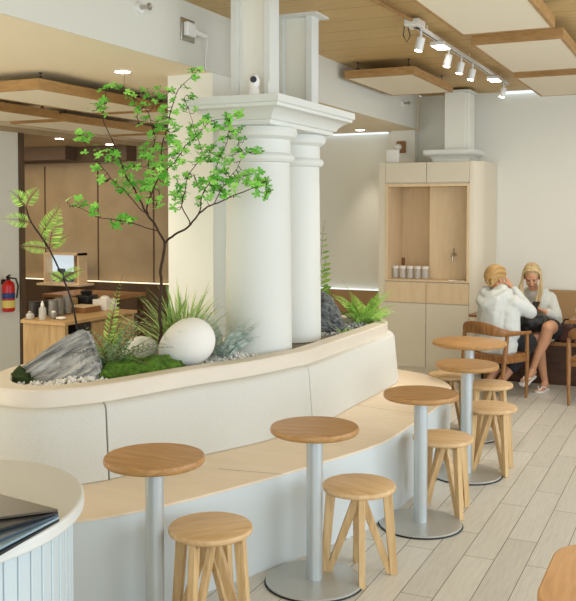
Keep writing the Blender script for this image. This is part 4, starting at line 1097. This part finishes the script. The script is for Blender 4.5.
# ------------------------------------------------------------------ the branching tree
TO = V((-2.70, 3.42, 0)); TS = .00560
def TP(x, y, b=0): return TO+CR*(x-160)*TS+CF*b+V((0, 0, 1.295-(y-295)*TS))
t = thing('enkianthus_tree', (-2.70, 3.42, BZ), 'slender branching tree with bright green leaf clusters rising from the planter', 'tree')
br = [([(160, 371, 0), (160, 330, 0), (160, 295, 0), (162, 265, 0), (164, 248, 0)], .0125, .010),
      ([(164, 248, 0), (157, 235, .02), (147, 218, .03), (139, 203, .03), (128, 185, .05), (118, 165, .06), (108, 140, .05), (100, 112, .08), (104, 90, .08)], .009, .002),
      ([(164, 248, 0), (175, 240, -.02), (190, 228, -.03), (199, 217, -.03), (215, 208, -.05), (235, 199, -.08), (255, 191, -.10), (268, 186, -.10)], .009, .002),
      ([(147, 218, .03), (151, 200, .0), (160, 180, -.04), (164, 150, -.06), (172, 120, -.05), (178, 98, -.05), (190, 82, -.05), (199, 74, -.05)], .006, .0015),
      ([(199, 217, -.03), (201, 200, .03), (210, 180, .05), (220, 157, .07), (233, 130, .06)], .005, .0015),
      ([(151, 200, 0), (143, 175, .1), (150, 140, .12), (143, 112, .12), (122, 92, .14), (120, 75, .14)], .004, .0012),
      ([(157, 235, .02), (138, 229, -.05), (122, 225, -.08), (100, 220, -.1), (85, 212, -.1), (72, 207, -.1)], .004, .0012),
      ([(147, 218, .03), (125, 195, -.06), (105, 172, -.1), (92, 152, -.1), (84, 140, -.1)], .004, .0012),
      ([(160, 180, -.04), (178, 165, -.12), (195, 145, -.15), (212, 128, -.15), (236, 122, -.15)], .004, .0012),
      ([(215, 208, -.05), (225, 190, -.1), (238, 175, -.13), (244, 155, -.12)], .0035, .0012),
      ([(190, 228, -.03), (180, 205, .08), (185, 180, .12), (198, 155, .14), (188, 120, .14), (184, 95, .14)], .0045, .0012)]
mb = MB(); nodes = []
for pts, r0, r1 in br:
    c = catmull([TP(*p) for p in pts], 5, closed=False)
    c = [p+(noise.noise_vector(p*9)*.016+noise.noise_vector(p*25)*.006 if 0 < i < len(c)-1 else V((0, 0, 0))) for i, p in enumerate(c)]
    n = len(c); mb.tube(c, [.8*(r0+(r1-r0)*(i/(n-1))) for i in range(n)], 7)
    if pts[0][1] < 300: nodes += c[3:]
blobs = [(105, 88, 13, 6, 4), (95, 108, 12, 12, 6), (84, 141, 8, 6, 5), (103, 162, 14, 12, 9), (115, 185, 12, 9, 6), (140, 175, 20, 18, 19), (160, 157, 20, 22, 18), (152, 118, 18, 18, 10), (133, 100, 12, 8, 3), (165, 100, 10, 12, 4), (185, 108, 12, 16, 7), (196, 77, 7, 7, 3), (197, 150, 16, 18, 13), (215, 168, 16, 18, 16), (228, 192, 16, 12, 10), (252, 184, 16, 9, 15), (263, 192, 8, 9, 8), (222, 130, 17, 11, 13), (238, 124, 10, 7, 5), (242, 152, 10, 12, 6), (258, 158, 9, 5, 3), (207, 205, 12, 6, 4), (172, 190, 12, 10, 8), (119, 224, 6, 7, 5), (132, 222, 7, 4, 4), (98, 214, 10, 5, 4), (78, 206, 8, 5, 3), (160, 135, 14, 12, 5), (178, 175, 14, 14, 10), (185, 145, 12, 14, 8), (165, 205, 14, 10, 6), (135, 195, 14, 8, 6), (205, 185, 12, 12, 8), (150, 95, 10, 8, 3), (175, 125, 14, 10, 6)]
lm = MB()
for cx, cy, rx, ry, n in blobs:
    for k in range(int(n*1.9)+1):
        a = R.uniform(0, 2*PI); q = math.sqrt(R.random())
        x, y = cx+1.1*rx*q*math.cos(a), cy+1.1*ry*q*math.sin(a)
        p = TP(x, y, 0)
        nd = min(nodes, key=lambda v: ((v-p)-CF*(v-p).dot(CF)).length)
        dp = (nd-TO).dot(CF)+R.uniform(-.07, .07); p = TP(x, y, dp)
        md = nd.lerp(p, .5)+V((R.uniform(-.01, .01), R.uniform(-.01, .01), -.012))
        mb.tube([nd, md, p], [.0024, .0018, .0013], 4)
        if R.random() < .5: nodes.append(md.lerp(p, .6))
        nl = R.choice((4, 5, 5, 6)); a0 = R.uniform(0, 6.28); tl = (V((R.uniform(-.5, .5), R.uniform(-.5, .5), .8))-CF*R.uniform(0, 1.1)).normalized()
        e1 = tl.orthogonal().normalized(); e2 = tl.cross(e1)
        for j in range(nl):
            an = a0+2*PI*j/nl+R.uniform(-.25, .25); d = e1*math.cos(an)+e2*math.sin(an)+tl*R.uniform(-.15, .3)
            ln = R.uniform(.019, .034); leaf_quad(lm, p, d, tl, ln, ln*.60)
mb.build('branches', M['bark'], t, smooth=60); lm.build('foliage', M['leaf'], t, smooth=0)

# ------------------------------------------------------------------ lights
def area(name, loc, look, sx, sy, power, rgb):
    l = bpy.data.lights.new(name, 'AREA'); l.shape = 'RECTANGLE'; l.size = sx; l.size_y = sy; l.energy = power; l.color = rgb
    o = bpy.data.objects.new(name, l); col.objects.link(o); o.location = loc
    o.rotation_euler = (V(look)-V(loc)).to_track_quat('-Z', 'Y').to_euler(); return o
area('daylight_right', (3.1, 4.2, 1.7), (-2.5, 4.0, .9), 6.5, 2.4, 150, (.84, .93, 1))
area('daylight_behind', (.5, -1.4, 1.9), (-2.0, 4.5, 1.0), 4.5, 2.4, 105, (.80, .92, 1))
area('soffit_fill', (-4.6, 3.0, 2.4), (-4.6, 3.0001, 0), 1.5, 2.5, 22, (1, .90, .72))
area('back_room_fill', (-8.0, 6.6, 2.5), (-8.0, 7.4, 0), 2.0, 1.5, 30, (1, .82, .6))
area('soffit_bounce', (-4.6, .9, .9), (-4.6, 3.4, 2.65), 1.8, 1.8, 30, (1, .90, .74))
area('rear_fill', (-.5, 6.6, 2.85), (-.5, 6.6001, 0), 1.6, 1.6, 24, (1, .92, .8))
for (x, y, z, e) in ((-3.355, 3.863, 2.6, 9), (-7.045, 7.1, 2.55, 9), (-3.43, 8.1, 2.6, 9)):
    l = bpy.data.lights.new('downlight_lamp', 'SPOT'); l.energy = e*3; l.spot_size = 1.0; l.spot_blend = .8; l.color = (1, .9, .76); l.shadow_soft_size = .04
    o = bpy.data.objects.new('downlight_lamp', l); col.objects.link(o); o.location = (x, y, z)
for y, _ in sp:
    l = bpy.data.lights.new('track_lamp', 'SPOT'); l.energy = 22; l.spot_size = 1.1; l.spot_blend = .9; l.color = (1, .94, .84); l.shadow_soft_size = .03
    o = bpy.data.objects.new('track_lamp', l); col.objects.link(o); d = V((-.18, -.12, -1)).normalized(); o.location = V((-1.737, y, 2.93))+d*.12
    o.rotation_euler = d.to_track_quat('-Z', 'Y').to_euler()
w = bpy.data.worlds.new('world'); bpy.context.scene.world = w; w.use_nodes = True
w.node_tree.nodes['Background'].inputs['Color'].default_value = (.80, .88, 1, 1); w.node_tree.nodes['Background'].inputs['Strength'].default_value = .55

# ------------------------------------------------------------------ laying the plan out in the room
# The coordinates above are on the measured plan grid; one grid cell is 1.034 m wide and 1.141 m deep in the
# room and the rows step back by .145 m per cell.  Furniture, plants and people keep their own shape and only
# move; walls, slabs, the bench island and other built-in pieces take the grid's proportions.
GA, GB, GS, TURN = 1.034, 1.141, -.145, math.radians(24.94-28.75)
def G(x, y, xr=None): return V((GA*x, GB*y+GS*(x if xr is None else xr), 0))
def tree_of(o):
    out = [o]
    for c in o.children: out += tree_of(c)
    return out
done = set()
def rigid(o, ref, turn=TURN):
    done.add(o.name); rf = V((ref[0], ref[1], 0))
    o.matrix_basis = Matrix.Translation(G(*ref)) @ Matrix.Rotation(turn, 4, 'Z') @ Matrix.Translation(-rf) @ o.matrix_basis
def built_in(o, xr=None):
    done.add(o.name); loc = o.location.copy()
    nl = G(loc.x, loc.y, xr)+V((0, 0, loc.z)); seen = set()
    for c in tree_of(o):
        if c.type != 'MESH' or c.data.name in seen: continue
        seen.add(c.data.name)
        for v in c.data.vertices:
            w = v.co+loc; v.co = G(w.x, w.y, xr)+V((0, 0, w.z))-nl
    o.location = nl
tops = [o for o in bpy.data.objects if o.parent is None and o.type in ('MESH', 'EMPTY')]
nm = lambda o: o.name.split('.')[0]
for o in tops:
    n = nm(o); L_ = o.location
    if n in ('pedestal_table', 'wooden_stool'): rigid(o, (L_.x, L_.y))
    elif n == 'armchair': rigid(o, (-1.70, 7.19) if L_.x < -1.2 else (-.95, 7.4))
    elif n in ('side_table', 'paper_cup'): rigid(o, (-.95, 7.4))
    elif n == 'small_table': rigid(o, (-1.70, 7.19))
    elif n == 'person': rigid(o, (-1.70, 7.19) if L_.x < -1.6 else (-1.40, 7.80))
    elif n in ('flip_flop', 'mobile_phone', 'handbag', 'shoulder_bag'): rigid(o, (-1.40, 7.80))
    elif n in ('fern', 'dusty_fern', 'silver_fern', 'boston_fern', 'tall_fern', 'small_fern', 'tree_fern', 'enkianthus_tree', 'slate_rock', 'dark_rock', 'moss_mound'): rigid(o, (L_.x, L_.y))
    elif n == 'grass_clump': rigid(o, (-2.73, 3.63))
    elif n == 'egg_stone': rigid(o, (-2.56, 3.47))
    elif n == 'ribbed_stone': rigid(o, (-2.86, 3.43))
    elif n == 'column': rigid(o, (L_.x, L_.y), 0)
    elif n == 'security_camera': rigid(o, (-2.33, 3.83))
    elif n in ('planter_bench', 'white_gravel', 'grey_gravel', 'service_counter', 'menu_tray', 'floor'): built_in(o)
    elif n in ('column_capital', 'steel_post', 'antenna'): built_in(o, -2.45)
    elif n == 'cafe_table': built_in(o, -.37)
    elif n in ('ceiling_panel',): built_in(o, L_.x)
    elif n in ('light_track', 'spotlight', 'flood_light', 'conduit_pipe', 'cable_loop'): built_in(o, -1.74)
    elif n in ('wall_left', 'trim_1', 'fire_extinguisher'): built_in(o, -6.65)
    elif n == 'wall_pillar': built_in(o, -3.03)
    elif n in ('low_cabinet', 'cup_stack', 'squeeze_bottle', 'glass_jar', 'folded_napkin', 'wooden_box', 'storage_tin', 'tissue_box', 'coffee_grinder'): built_in(o, -4.24)
    elif n in ('downlight', 'sprinkler', 'junction_box'): built_in(o, L_.x if L_.y < 6 else -2.2)
    else: built_in(o, -2.2)
for o in bpy.data.objects:
    if o.type == 'LIGHT':
        g_ = G(o.location.x, o.location.y); o.location = (g_.x, g_.y, o.location.z)

# ------------------------------------------------------------------ camera
F_PX = 760*1.18
cd = bpy.data.cameras.new('camera'); cam = bpy.data.objects.new('camera', cd); col.objects.link(cam)
cd.sensor_fit = 'HORIZONTAL'; cd.sensor_width = 36; cd.lens = F_PX*36/576; cd.shift_y = -(300.5-242)/576
cam.location = (0, 0, 1.75); cam.rotation_euler = (PI/2-math.atan(32/F_PX), 0, math.radians(24.94))
cd.clip_start = .05
bpy.context.scene.camera = cam
sc = bpy.context.scene
sc.view_settings.view_transform = 'Standard'; sc.view_settings.look = 'None'; sc.view_settings.exposure = .25; sc.view_settings.gamma = 1
for o in bpy.data.objects:
    if '_o' in o: del o['_o']
